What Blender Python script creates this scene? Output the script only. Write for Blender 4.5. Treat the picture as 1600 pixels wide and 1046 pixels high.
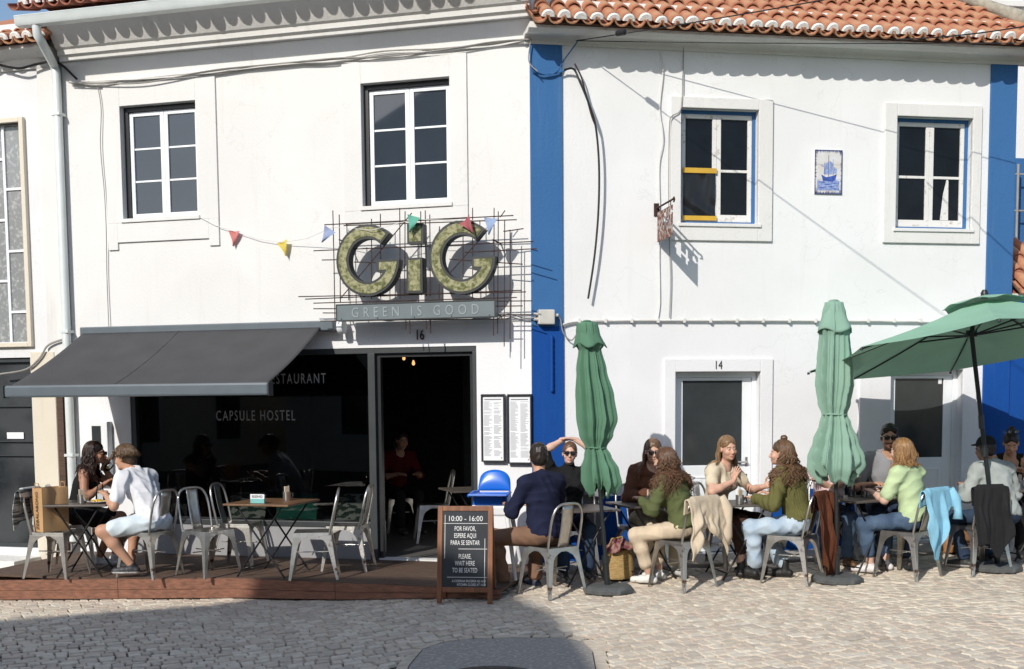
import bpy, math, random
import numpy as np
from mathutils import Vector, Matrix, Euler, Quaternion
R = math.radians
for o in list(bpy.data.objects): bpy.data.objects.remove(o)
scene = bpy.context.scene
col = scene.collection

# ------------------------------------------------------------------ camera
FPX, CAMH, PITCH, ROLL, PPX, PPY = 1800.0, 1.8, math.atan(.0818), .008, 800.0, 773.0
cam_fw = Vector((0, math.cos(PITCH), -math.sin(PITCH)))
_up0 = Vector((0, math.sin(PITCH), math.cos(PITCH)))
cam_rt = (Vector((1, 0, 0)) - ROLL * _up0).normalized()
cam_up = cam_rt.cross(cam_fw).normalized()
CAM = Vector((0, 0, CAMH))
cd = bpy.data.cameras.new('camera'); cam = bpy.data.objects.new('camera', cd); col.objects.link(cam)
cd.sensor_width = 36; cd.lens = 36 * FPX / 1600; cd.shift_y = (PPY - 523) / 1600
cd.clip_start = .05; cd.clip_end = 600
m = Matrix((cam_rt, cam_up, -cam_fw)).transposed().to_4x4(); m.translation = CAM
cam.matrix_world = m
scene.camera = cam
# ------------------------------------------------------------------ sky, sun, exposure
SUN = Vector((.644, 1.121, -.82)).normalized()          # direction of travel
to_sun = -SUN
w = bpy.data.worlds.new('World'); scene.world = w; w.use_nodes = True
nt = w.node_tree; nt.nodes.clear()
sky = nt.nodes.new('ShaderNodeTexSky'); sky.sky_type = 'NISHITA'; sky.sun_disc = False
sky.sun_elevation = math.asin(to_sun.z); sky.sun_rotation = math.atan2(to_sun.x, to_sun.y)
sky.air_density = 1.0; sky.dust_density = 1.1; sky.ozone_density = 1.4
bg = nt.nodes.new('ShaderNodeBackground'); bg.inputs[1].default_value = .125
out = nt.nodes.new('ShaderNodeOutputWorld')
nt.links.new(sky.outputs[0], bg.inputs[0]); nt.links.new(bg.outputs[0], out.inputs[0])
ld = bpy.data.lights.new('sun', 'SUN'); ld.energy = 3.45; ld.angle = R(.53); ld.color = (1, .955, .88)
sun = bpy.data.objects.new('sun', ld); col.objects.link(sun)
sun.rotation_euler = SUN.to_track_quat('-Z', 'Y').to_euler(); sun.location = (-6, -10, 12)
vs = scene.view_settings
vs.view_transform = 'Standard'; vs.look = 'None'; vs.exposure = .2; vs.gamma = 1; vs.use_curve_mapping = False
scene.cycles.max_bounces = 8; scene.cycles.transparent_max_bounces = 12
scene.cycles.use_denoising = True
scene.cycles.caustics_reflective = False; scene.cycles.caustics_refractive = False

# ------------------------------------------------------------------ pixel helpers
def ray(px, py):
    return cam_fw + cam_rt * ((px - PPX) / FPX) + cam_up * ((PPY - py) / FPX)
def at_Y(px, py, Y):
    d = ray(px, py); return CAM + d * (Y / d.y)
def at_z(px, py, z):
    d = ray(px, py); return CAM + d * ((z - CAMH) / d.z)
CORNER = Vector((.21, 11.85, 0))
class Frame:
    def __init__(s, deg, org=CORNER):
        a = R(deg); s.rz = a; s.o = org.copy()
        s.e = Vector((math.cos(a), math.sin(a), 0)); s.n = Vector((-math.sin(a), math.cos(a), 0))   # along, into wall
    def uz(s, px, py, v=0.0):           # v = metres out from the wall towards the street
        d = ray(px, py); t = ((s.o - CAM).dot(s.n) - v) / d.dot(s.n)
        p = CAM + d * t
        return (p - s.o).dot(s.e), p.z
    def w(s, u, v, z):
        return s.o + s.e * u - s.n * v + Vector((0, 0, z))
FR, FL = Frame(9.5), Frame(-15.0)
def wall_dist(x, y):                   # metres in front of whichever facade is near
    p = Vector((x, y, 0)) - CORNER
    return min(-p.dot(FR.n), -p.dot(FL.n)) if True else 0
def ground_z(x, y):
    t = min(1, max(0, (-x - .1) / 2.4)); g = -.11 * t * t * (3 - 2 * t) if x < 0 else .020 * x
    wd = -(Vector((x, y, 0)) - CORNER).dot(FR.n)
    if x > -.5:
        t = min(1, max(0, (1.5 - wd) / .9)); g += .06 * t * t * (3 - 2 * t) * min(1, (x + .5) / .6)
    return g
def at_ground(px, py):
    p = at_z(px, py, 0)
    for _ in range(8): p = at_z(px, py, ground_z(p.x, p.y))
    return p
DECK_Z = .10

# ------------------------------------------------------------------ mesh helpers
def link(o, parent=None):
    col.objects.link(o)
    if parent is not None: o.parent = parent
    return o
def tag(o, label=None, cat=None, group=None, kind=None):
    if label: o['label'] = label
    if cat: o['category'] = cat
    if group: o['group'] = group
    if kind: o['kind'] = kind
    return o
def empty(name, loc=(0, 0, 0), rz=0.0, label=None, cat=None, group=None, parent=None):
    o = bpy.data.objects.new(name, None); o.empty_display_size = .1
    o.location = loc; o.rotation_euler = (0, 0, rz); link(o, parent)
    return tag(o, label, cat, group)
def mesh_obj(name, verts, faces, mat=None, parent=None, smooth=None, bevel=0, solid=0, cols=None):
    me = bpy.data.meshes.new(name)
    if isinstance(verts, np.ndarray): verts = verts.tolist()
    if isinstance(faces, np.ndarray): faces = faces.tolist()
    me.from_pydata(verts, [], faces); me.update()
    if mat is not None: me.materials.append(mat)
    if cols is not None:
        at = me.attributes.new('col', 'FLOAT_COLOR', 'POINT')
        c = np.ones((len(verts), 4), np.float32); c[:, :3] = cols
        at.data.foreach_set('color', c.ravel())
    if smooth is not None:
        me.polygons.foreach_set('use_smooth', [True] * len(me.polygons))
        if smooth < 180: me.set_sharp_from_angle(angle=R(smooth))
    o = bpy.data.objects.new(name, me); link(o, parent)
    if solid:
        md = o.modifiers.new('solid', 'SOLIDIFY'); md.thickness = solid; md.offset = 0
    if bevel:
        md = o.modifiers.new('bevel', 'BEVEL'); md.width = bevel; md.segments = 2; md.limit_method = 'ANGLE'; md.angle_limit = R(40)
    return o
class MB:
    def __init__(s): s.v = []; s.f = []
    def add(s, vs_, fs):
        b = len(s.v); s.v += [tuple(p) for p in vs_]; s.f += [[i + b for i in f] for f in fs]; return s
    def box(s, x0, x1, y0, y1, z0, z1):
        return s.add([(x0,y0,z0),(x1,y0,z0),(x1,y1,z0),(x0,y1,z0),(x0,y0,z1),(x1,y0,z1),(x1,y1,z1),(x0,y1,z1)],
                     [(0,3,2,1),(4,5,6,7),(0,1,5,4),(1,2,6,5),(2,3,7,6),(3,0,4,7)])
    def obox(s, a, b, wx, wy, up=(0, 0, 1)):      # bar from a to b with a rectangular section
        a = Vector(a); b = Vector(b); t = (b - a).normalized(); up = Vector(up)
        x = t.cross(up)
        if x.length < 1e-4: x = t.cross(Vector((1, 0, 0)))
        x.normalize(); y = x.cross(t)
        vs_ = [p + x * (sx * wx / 2) + y * (sy * wy / 2) for p in (a, b) for sx, sy in ((-1,-1),(1,-1),(1,1),(-1,1))]
        return s.add(vs_, [(3,2,1,0),(4,5,6,7),(0,1,5,4),(1,2,6,5),(2,3,7,6),(3,0,4,7)])
    def quad(s, a, b, c, d): return s.add([a, b, c, d], [(0, 1, 2, 3)])
    def prism(s, poly, y0, y1):                    # poly in (x, z), extruded along y
        n = len(poly)
        vs_ = [(x, y0, z) for x, z in poly] + [(x, y1, z) for x, z in poly]
        fs = [list(range(n)), list(range(2 * n - 1, n - 1, -1))]
        fs += [(i, i + n, (i + 1) % n + n, (i + 1) % n) for i in range(n)]
        return s.add(vs_, fs)
    def tube(s, pts, r, n=8, caps=True):
        pts = [Vector(p) for p in pts]; k = len(pts)
        rs = r if isinstance(r, (list, tuple, np.ndarray)) else [r] * k
        tans = []
        for i in range(k):
            t = pts[min(i + 1, k - 1)] - pts[max(i - 1, 0)]
            tans.append(t.normalized() if t.length > 1e-9 else Vector((0, 0, 1)))
        x = tans[0].orthogonal().normalized(); vs_ = []
        for i in range(k):
            x = (x - tans[i] * x.dot(tans[i]))
            x = x.normalized() if x.length > 1e-6 else tans[i].orthogonal().normalized()
            y = tans[i].cross(x)
            for j in range(n):
                a = 2 * math.pi * j / n
                vs_.append(pts[i] + (x * math.cos(a) + y * math.sin(a)) * rs[i])
        fs = [(i*n+j, i*n+(j+1)%n, (i+1)*n+(j+1)%n, (i+1)*n+j) for i in range(k-1) for j in range(n)]
        if caps: fs += [list(range(n - 1, -1, -1)), [(k-1)*n + j for j in range(n)]]
        return s.add(vs_, fs)
    def lathe(s, prof, n=24, c=(0, 0, 0)):
        vs_ = [(c[0] + r * math.cos(2*math.pi*j/n), c[1] + r * math.sin(2*math.pi*j/n), c[2] + z) for r, z in prof for j in range(n)]
        k = len(prof)
        fs = [(i*n+j, i*n+(j+1)%n, (i+1)*n+(j+1)%n, (i+1)*n+j) for i in range(k-1) for j in range(n)]
        fs += [list(range(n - 1, -1, -1)), [(k-1)*n + j for j in range(n)]]
        return s.add(vs_, fs)
    def grid(s, fn, nu, nv):                       # fn(i/nu, j/nv) -> point
        vs_ = [fn(i / nu, j / nv) for i in range(nu + 1) for j in range(nv + 1)]
        fs = [(i*(nv+1)+j, (i+1)*(nv+1)+j, (i+1)*(nv+1)+j+1, i*(nv+1)+j+1) for i in range(nu) for j in range(nv)]
        return s.add(vs_, fs)
    def build(s, name, mat=None, parent=None, smooth=None, bevel=0, solid=0):
        return mesh_obj(name, s.v, s.f, mat, parent, smooth, bevel, solid)
def copy_tree(o, parent=None):
    c = o.copy(); link(c, parent)
    for ch in o.children: copy_tree(ch, c)
    return c
def text_mesh(body, size, depth=0.002, sx=1.0, align='CENTER', spacing=1.0):
    cu = bpy.data.curves.new('t', 'FONT'); cu.body = body; cu.size = size; cu.extrude = depth; cu.align_x = align
    cu.space_character = spacing; cu.resolution_u = 3
    o = bpy.data.objects.new('t', cu); col.objects.link(o)
    dg = bpy.context.evaluated_depsgraph_get(); me = bpy.data.meshes.new_from_object(o.evaluated_get(dg))
    bpy.data.objects.remove(o)
    me.transform(Matrix.Diagonal((sx, 1, 1, 1)))
    return me
def text_obj(name, body, size, mat, parent, M, depth=.002, sx=1.0, align='CENTER', spacing=1.0):
    me = text_mesh(body, size, depth, sx, align, spacing)
    me.transform(M); me.materials.clear(); me.materials.append(mat)
    return link(bpy.data.objects.new(name, me), parent)
def text_words(name, body, size, mat, parent, M, depth=.002, sx=1.0, align='CENTER', spacing=1.0, letters=False):
    # one mesh per word (or per letter)
    full = text_mesh(body, size, depth, sx, 'LEFT', spacing); W = max(v.co.x for v in full.vertices)
    off = {'LEFT': 0, 'CENTER': -W / 2, 'RIGHT': -W}[align]; words = list(body) if letters else body.split(' ')
    for i, wd in enumerate(words):
        if wd == ' ': continue
        pre = ('' if letters else ' ').join(words[:i + 1]); end = max(v.co.x for v in text_mesh(pre, size, depth, sx, 'LEFT', spacing).vertices)
        me = text_mesh(wd, size, depth, sx, 'LEFT', spacing); w1 = max(v.co.x for v in me.vertices)
        me.transform(M @ Matrix.Translation((off + end - w1, 0, 0))); me.materials.clear(); me.materials.append(mat)
        link(bpy.data.objects.new(name, me), parent)
UPRIGHT = Matrix.Rotation(R(90), 4, 'X')           # text lying in xy -> standing in xz, facing -y

# ------------------------------------------------------------------ materials
def mk(name, c, rough=.6, metal=0.0, var=.12, scale=6.0, bump=.0, bscale=60.0, c2=None, stretch=(1,1,1), attr=False, spec=.5, sheen=0, trans=0, thr=(.45,.65), sss=0):
    mt = bpy.data.materials.new(name); mt.use_nodes = True; n = mt.node_tree; L = n.links
    b = n.nodes['Principled BSDF']
    tc = n.nodes.new('ShaderNodeTexCoord'); mp = n.nodes.new('ShaderNodeMapping'); mp.inputs['Scale'].default_value = stretch
    L.new(tc.outputs['Object'], mp.inputs[0])
    nz = n.nodes.new('ShaderNodeTexNoise'); nz.inputs['Scale'].default_value = scale; nz.inputs['Detail'].default_value = 6
    L.new(mp.outputs[0], nz.inputs['Vector'])
    rp = n.nodes.new('ShaderNodeValToRGB')
    lo = tuple(max(0, x * (1 - var)) for x in c); hi = tuple(min(1, x * (1 + var)) for x in c)
    if c2 is not None: lo, hi = c, c2; rp.color_ramp.elements[0].position = thr[0]; rp.color_ramp.elements[1].position = thr[1]
    else: rp.color_ramp.elements[0].position = .3; rp.color_ramp.elements[1].position = .7
    rp.color_ramp.elements[0].color = (*lo, 1); rp.color_ramp.elements[1].color = (*hi, 1)
    L.new(nz.outputs['Fac'], rp.inputs[0])
    csock = rp.outputs[0]
    if attr:
        at = n.nodes.new('ShaderNodeAttribute'); at.attribute_name = 'col'
        mx = n.nodes.new('ShaderNodeMix'); mx.data_type = 'RGBA'; mx.blend_type = 'MULTIPLY'; mx.inputs[0].default_value = 1
        L.new(rp.outputs[0], mx.inputs[6]); L.new(at.outputs['Color'], mx.inputs[7]); csock = mx.outputs[2]
    L.new(csock, b.inputs['Base Color'])
    b.inputs['Roughness'].default_value = rough; b.inputs['Metallic'].default_value = metal
    b.inputs['Specular IOR Level'].default_value = spec
    if sheen: b.inputs['Sheen Weight'].default_value = sheen
    if sss:
        b.inputs['Subsurface Weight'].default_value = sss; b.inputs['Subsurface Radius'].default_value = (.012, .005, .003)
        b.inputs['Subsurface Scale'].default_value = 1
    if bump:
        n2 = n.nodes.new('ShaderNodeTexNoise'); n2.inputs['Scale'].default_value = bscale; n2.inputs['Detail'].default_value = 4
        L.new(mp.outputs[0], n2.inputs['Vector'])
        bp = n.nodes.new('ShaderNodeBump'); bp.inputs['Strength'].default_value = bump; bp.inputs['Distance'].default_value = .01
        L.new(n2.outputs['Fac'], bp.inputs['Height']); L.new(bp.outputs[0], b.inputs['Normal'])
    if trans:      # thin cloth that lets some light through
        tr = n.nodes.new('ShaderNodeBsdfTranslucent'); L.new(csock, tr.inputs[0])
        ms = n.nodes.new('ShaderNodeMixShader'); ms.inputs[0].default_value = trans
        L.new(b.outputs[0], ms.inputs[1]); L.new(tr.outputs[0], ms.inputs[2])
        L.new(ms.outputs[0], n.nodes['Material Output'].inputs[0])
    return mt
def glass(name, tint=(.8,.85,.9), refl=.10, rough=.01):
    mt = bpy.data.materials.new(name); mt.use_nodes = True; n = mt.node_tree; L = n.links; n.nodes.clear()
    o = n.nodes.new('ShaderNodeOutputMaterial'); t = n.nodes.new('ShaderNodeBsdfTransparent'); t.inputs[0].default_value = (*tint, 1)
    g = n.nodes.new('ShaderNodeBsdfGlossy'); g.inputs['Roughness'].default_value = rough
    fr = n.nodes.new('ShaderNodeFresnel'); fr.inputs[0].default_value = 1.5
    ad = n.nodes.new('ShaderNodeMath'); ad.operation = 'ADD'; ad.inputs[1].default_value = refl; ad.use_clamp = True
    L.new(fr.outputs[0], ad.inputs[0])
    ms = n.nodes.new('ShaderNodeMixShader'); L.new(ad.outputs[0], ms.inputs[0]); L.new(t.outputs[0], ms.inputs[1]); L.new(g.outputs[0], ms.inputs[2])
    L.new(ms.outputs[0], o.inputs[0]); return mt
def emit(name, c, s):
    mt = bpy.data.materials.new(name); mt.use_nodes = True; b = mt.node_tree.nodes['Principled BSDF']
    b.inputs['Emission Color'].default_value = (*c, 1); b.inputs['Emission Strength'].default_value = s; return mt
def plaster(name, c, stain, bump=.25, amount=.35):
    # wall paint: soft mottling, faint vertical rain streaks and hairline dirt
    mt = mk(name, c, rough=.85, var=.025, scale=1.3, bump=bump, bscale=38, spec=.25)
    n = mt.node_tree; L = n.links; b = n.nodes['Principled BSDF']
    tc = n.nodes['Texture Coordinate']; mp = n.nodes.new('ShaderNodeMapping'); mp.inputs['Scale'].default_value = (5, 5, .35)
    L.new(tc.outputs['Object'], mp.inputs[0])
    nz = n.nodes.new('ShaderNodeTexNoise'); nz.inputs['Scale'].default_value = 1.6; nz.inputs['Detail'].default_value = 8; nz.inputs['Roughness'].default_value = .65
    L.new(mp.outputs[0], nz.inputs['Vector'])
    rp = n.nodes.new('ShaderNodeValToRGB'); rp.color_ramp.elements[0].position = .56; rp.color_ramp.elements[1].position = .80
    rp.color_ramp.elements[0].color = (0,0,0,1); rp.color_ramp.elements[1].color = (amount,)*3 + (1,)
    L.new(nz.outputs['Fac'], rp.inputs[0])
    mx = n.nodes.new('ShaderNodeMix'); mx.data_type = 'RGBA'
    src = b.inputs['Base Color'].links[0].from_socket
    L.new(rp.outputs[0], mx.inputs[0]); L.new(src, mx.inputs[6]); mx.inputs[7].default_value = (*stain, 1)
    # hairline cracks and broad patches where the wash has been renewed
    vo = n.nodes.new('ShaderNodeTexVoronoi'); vo.feature = 'DISTANCE_TO_EDGE'; vo.inputs['Scale'].default_value = .33
    dn = n.nodes.new('ShaderNodeTexNoise'); dn.inputs['Scale'].default_value = 2.2; dn.inputs['Detail'].default_value = 5
    L.new(tc.outputs['Object'], dn.inputs['Vector'])
    ad = n.nodes.new('ShaderNodeMix'); ad.data_type = 'RGBA'; ad.blend_type = 'LINEAR_LIGHT'; ad.inputs[0].default_value = .8
    L.new(tc.outputs['Object'], ad.inputs[6]); L.new(dn.outputs['Color'], ad.inputs[7]); L.new(ad.outputs[2], vo.inputs['Vector'])
    cr = n.nodes.new('ShaderNodeValToRGB'); cr.color_ramp.elements[0].position = .0; cr.color_ramp.elements[1].position = .0035
    cr.color_ramp.elements[0].color = (.93, .925, .915, 1); cr.color_ramp.elements[1].color = (1, 1, 1, 1); L.new(vo.outputs['Distance'], cr.inputs[0])
    pn = n.nodes.new('ShaderNodeTexNoise'); pn.inputs['Scale'].default_value = .7; pn.inputs['Detail'].default_value = 3
    L.new(tc.outputs['Object'], pn.inputs['Vector'])
    pr = n.nodes.new('ShaderNodeValToRGB'); pr.color_ramp.elements[0].position = .46; pr.color_ramp.elements[1].position = .54
    pr.color_ramp.elements[0].color = (.965, .965, .96, 1); pr.color_ramp.elements[1].color = (1, 1, 1, 1); L.new(pn.outputs['Fac'], pr.inputs[0])
    m1 = n.nodes.new('ShaderNodeMix'); m1.data_type = 'RGBA'; m1.blend_type = 'MULTIPLY'; m1.inputs[0].default_value = 1
    L.new(mx.outputs[2], m1.inputs[6]); L.new(cr.outputs[0], m1.inputs[7])
    m2 = n.nodes.new('ShaderNodeMix'); m2.data_type = 'RGBA'; m2.blend_type = 'MULTIPLY'; m2.inputs[0].default_value = 1
    L.new(m1.outputs[2], m2.inputs[6]); L.new(pr.outputs[0], m2.inputs[7])
    L.new(m2.outputs[2], b.inputs['Base Color']); return mt
M = {}
M['wall_cream'] = plaster('wall_cream', (.725, .718, .70), (.55, .52, .45))
M['wall_white'] = plaster('wall_white', (.785, .788, .785), (.60, .60, .57))
M['wall_low'] = plaster('wall_low', (.79, .79, .805), (.62, .62, .63), amount=.25)
M['wall_plain'] = plaster('wall_plain', (.72, .72, .73), (.6, .58, .55))
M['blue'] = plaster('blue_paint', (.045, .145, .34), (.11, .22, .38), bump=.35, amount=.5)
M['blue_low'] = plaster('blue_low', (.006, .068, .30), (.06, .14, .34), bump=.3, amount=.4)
M['stone_trim'] = plaster('stone_trim', (.70, .64, .53), (.4, .36, .3))
M['trim'] = plaster('trim', (.73, .722, .70), (.5, .47, .42), amount=.5)
M['white_gloss'] = mk('white_gloss', (.80, .83, .85), .35, var=.03)
M['white_old'] = mk('white_old', (.72, .71, .68), .6, c2=(.42, .38, .33), thr=(.58, .72), scale=18, bump=.3)
M['black_frame'] = mk('black_frame', (.018, .02, .022), .35, var=.2)
M['grey_frame'] = mk('grey_frame', (.040, .045, .048), .4, var=.1)
M['grey_bar'] = mk('grey_bar', (.115, .14, .158), .38, var=.06)
M['awning'] = mk('awning_cloth', (.060, .060, .063), .85, var=.12, scale=3, bump=.2, bscale=220, trans=.06)
M['gutter'] = mk('gutter', (.66, .70, .69), .35, var=.06)
M['tile'] = mk('clay_tile', (.40, .150, .085), .85, c2=(.47, .26, .14), thr=(.40, .66), scale=9, bump=.5, bscale=50)
M['tile_dark'] = mk('clay_tile_dark', (.28, .085, .055), .85, c2=(.38, .15, .09), thr=(.4, .7), scale=8, bump=.5)
M['mortar'] = mk('mortar_white', (.76, .75, .71), .9, var=.10, scale=22, bump=.6, bscale=60)
M['mortar_grey'] = mk('mortar_grey', (.33, .30, .24), .95, var=.25, scale=16, bump=.8)
M['pane'] = mk('pane', (.030, .040, .056), .03, var=.12, scale=1.5, spec=.9)
M['pane_frost'] = mk('pane_frost', (.26, .27, .27), .12, c2=(.46, .47, .46), thr=(.5, .72), scale=28, spec=.8)
M['pane_dark'] = mk('pane_dark', (.008, .010, .013), .04, var=.3, scale=4, spec=.22)
M['pane_door'] = mk('pane_door', (.040, .045, .047), .12, var=.1, spec=.5)
M['glass'] = glass('shop_glass', (.55, .57, .58), -.012)
M['glass_clear'] = glass('clear_glass', (.93, .95, .95), .03)
M['bulk'] = mk('bulkhead_grey', (.30, .30, .31), .7, var=.06)
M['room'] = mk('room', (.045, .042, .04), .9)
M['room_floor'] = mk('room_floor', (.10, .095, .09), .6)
M['steel'] = mk('galvanised', (.50, .475, .43), .30, .92, c2=(.66, .64, .60), thr=(.35, .7), scale=14, bump=.06, bscale=40)
M['steel_rust'] = mk('galvanised_rust', (.56, .535, .50), .36, .85, c2=(.16, .07, .035), thr=(.60, .70), scale=15, bump=.1)
M['black_metal'] = mk('black_metal', (.014, .014, .015), .45, .3, var=.2)
M['rust_rod'] = mk('rust_rod', (.055, .028, .022), .85, .2, var=.4, scale=30)
M['mug'] = mk('tin_mug', (.62, .62, .60), .22, .9, var=.06)
M['wood_dark'] = mk('wood_dark', (.075, .040, .024), .55, var=.35, scale=5, stretch=(1, 12, 12), bump=.1)
M['wood_table'] = mk('wood_table', (.16, .085, .042), .42, var=.3, scale=4, stretch=(12, 1, 12), bump=.08)
M['wood_board'] = mk('wood_board', (.20, .075, .028), .5, var=.35, scale=5, stretch=(8, 8, 1), bump=.1)
M['deck_top'] = mk('deck_plank', (.10, .062, .043), .75, var=.35, scale=4, stretch=(2, 14, 14), bump=.3)
M['deck_face'] = mk('deck_face', (.22, .095, .055), .65, var=.35, scale=4, stretch=(2, 12, 12), bump=.25)
M['table_grey'] = mk('table_grey', (.10, .085, .075), .38, var=.15)
M['slate'] = mk('slate', (.022, .026, .032), .30, var=.18, scale=5)
M['chalk'] = mk('chalk', (.75, .75, .73), .8, var=.05)
M['green_old'] = mk('parasol_green', (.10, .225, .140), .85, var=.08, scale=3, bump=.15, bscale=150, trans=.12)
M['green_pale'] = mk('parasol_pale', (.255, .415, .325), .85, var=.06, scale=3, bump=.15, bscale=150, trans=.14)
M['green_open'] = mk('parasol_open', (.27, .49, .355), .85, var=.06, scale=3, bump=.15, bscale=150, trans=.13)
M['concrete'] = mk('base_concrete', (.085, .09, .09), .85, var=.22, scale=14, bump=.5, bscale=45)
M['pole'] = mk('pole_dark', (.022, .026, .028), .4, .2, var=.15)
M['grey_plastic'] = mk('grey_plastic', (.55, .53, .48), .5)
M['cable_white'] = mk('cable_white', (.68, .67, .64), .6)
M['cable_grey'] = mk('cable_grey', (.30, .29, .27), .7)
M['cable_black'] = mk('cable_black', (.012, .012, .013), .55)
M['paper'] = mk('paper', (.78, .79, .80), .7, var=.03)
M['ink'] = mk('ink', (.22, .23, .25), .8)
M['ink_dark'] = mk('ink_dark', (.02, .02, .02), .7)
M['kraft'] = mk('kraft_paper', (.50, .30, .14), .75, var=.10, scale=7, bump=.25, bscale=14)
M['moss'] = mk('sign_moss', (.11, .118, .045), .95, c2=(.34, .33, .19), thr=(.38, .60), scale=26, bump=.9, bscale=60)
M['sign_grey'] = mk('sign_grey', (.135, .165, .175), .45, var=.08)
M['sign_relief'] = mk('sign_relief', (.25, .29, .30), .5, var=.08)
M['sign_edge'] = mk('sign_edge', (.022, .025, .024), .5)
M['lettering'] = mk('window_lettering', (.50, .48, .45), .7)
M['hc_blue'] = mk('plastic_blue', (.008, .13, .58), .28, var=.04)
M['hc_white'] = mk('plastic_white', (.72, .73, .74), .35, var=.04)
M['bulb'] = emit('bulb', (1, .5, .16), 1.2)
M['asphalt'] = mk('asphalt', (.34, .31, .275), .9, c2=(.54, .50, .44), thr=(.56, .61), scale=30, stretch=(1, 1.8, 1), bump=.5, bscale=80)
M['joint'] = mk('joint_sand', (.075, .06, .045), .95, var=.3, scale=30, bump=.6, bscale=90)
M['kerbstone'] = mk('kerbstone', (.36, .33, .29), .85, var=.15, scale=9, bump=.4)
M['iron'] = mk('iron_cover', (.06, .055, .05), .6, .5, var=.3, scale=20, bump=.4)
cobmats = []
for i, c in enumerate([(.585,.505,.40), (.63,.55,.44), (.52,.45,.365), (.57,.475,.38), (.66,.59,.48)]):
    cobmats.append(mk('limestone_%d' % i, c, .78, var=.13, scale=16, bump=.5, bscale=55))
# ================================================================== SETTING: ground
def sheet(name, mat, xs, ys, dz):
    v = [(x, y, ground_z(max(-9, min(9, x)), y) + dz) for x in xs for y in ys]
    n = len(ys)
    f = [(i*n+j, (i+1)*n+j, (i+1)*n+j+1, i*n+j+1) for i in range(len(xs)-1) for j in range(n-1)]
    return mesh_obj(name, v, f, mat)
xs = [-150, -60, -25, -12] + [-9 + .5 * i for i in range(37)] + [12, 25, 60, 150]
ys = [-150, -60, -25, -10, -4, 0, 3, 5] + [6 + .25 * i for i in range(33)] + [16, 20, 40, 90, 200]
ground = tag(sheet('ground', M['joint'], xs, ys, -.020), kind='structure')

# dark asphalt patch with its manhole cover and a border of small setts
def patch_poly():
    pts = [(628, 1075), (640, 1040), (662, 1014), (695, 1003), (740, 998), (830, 996), (885, 997), (908, 1001), (925, 1017), (930, 1045), (925, 1075)]
    return [at_ground(*p) for p in pts]
PATCH = patch_poly()
def in_poly(x, y, poly):
    c = False; n = len(poly)
    for i in range(n):
        a, b = poly[i], poly[i - 1]
        if (a.y > y) != (b.y > y) and x < (b.x - a.x) * (y - a.y) / (b.y - a.y) + a.x: c = not c
    return c
def near_poly(x, y, poly, d):
    if in_poly(x, y, poly): return True
    for i in range(len(poly)):
        a, b = poly[i - 1], poly[i]; ab = Vector((b.x - a.x, b.y - a.y)); p = Vector((x - a.x, y - a.y))
        t = max(0, min(1, p.dot(ab) / max(1e-9, ab.length_squared)))
        if (p - ab * t).length < d: return True
    return False
pz = ground_z(0, 8) + .000
mb = MB(); mb.add([(p.x, p.y, ground_z(p.x, p.y) - .003) for p in PATCH], [list(range(len(PATCH)))])
patch = mb.build('asphalt_patch', M['asphalt']); tag(patch, kind='structure')
# kerb band round the patch
mb = MB()
cen = sum(PATCH, Vector()) / len(PATCH)
seg = []
for i in range(len(PATCH) - 1):
    a, b = PATCH[i], PATCH[i + 1]; n = max(1, round((b - a).length / .13))
    for k in range(n): seg.append((a.lerp(b, k / n), a.lerp(b, (k + 1) / n)))
for a, b in seg:
    d = (b - a).normalized(); nrm = Vector((-d.y, d.x, 0))
    if nrm.dot((a + b) / 2 - cen) < 0: nrm = -nrm
    a2, b2 = a + d * .006, b - d * .006; wd = .085 + random.Random(a.x).uniform(-.01, .01)
    q = [a2 + nrm * .008, b2 + nrm * .008, b2 + nrm * wd, a2 + nrm * wd]
    vs_ = [(p.x, p.y, ground_z(p.x, p.y) + .002) for p in q] + [(p.x, p.y, ground_z(p.x, p.y) - .03) for p in q]
    o = mesh_obj('border_stone', vs_, [(0,1,2,3),(0,4,5,1),(1,5,6,2),(2,6,7,3),(3,7,4,0)], cobmats[len(seg) % 3], ground)
# manhole cover
mh = at_ground(768, 1060); mhz = ground_z(mh.x, mh.y)
man = empty('manhole_cover', (mh.x, mh.y, mhz), 0, 'round dark iron manhole cover set in the asphalt patch', 'manhole')
MB().lathe([(.30, -.02), (.30, .004), (.285, .007), (0.001, .007)], 40).build('lid', M['iron'], man, 30)
mb = MB()
for k in range(-4, 5):
    h = math.sqrt(max(0, .26**2 - (k*.055)**2))
    mb.box(-h, h, k*.055-.012, k*.055+.012, .007, .012)
mb.build('grip_ribs', M['iron'], man)
MB().lathe([(.34, -.02), (.34, .003), (.305, .003), (.305, -.02)], 40).build('rim', M['iron'], man, 30)

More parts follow.
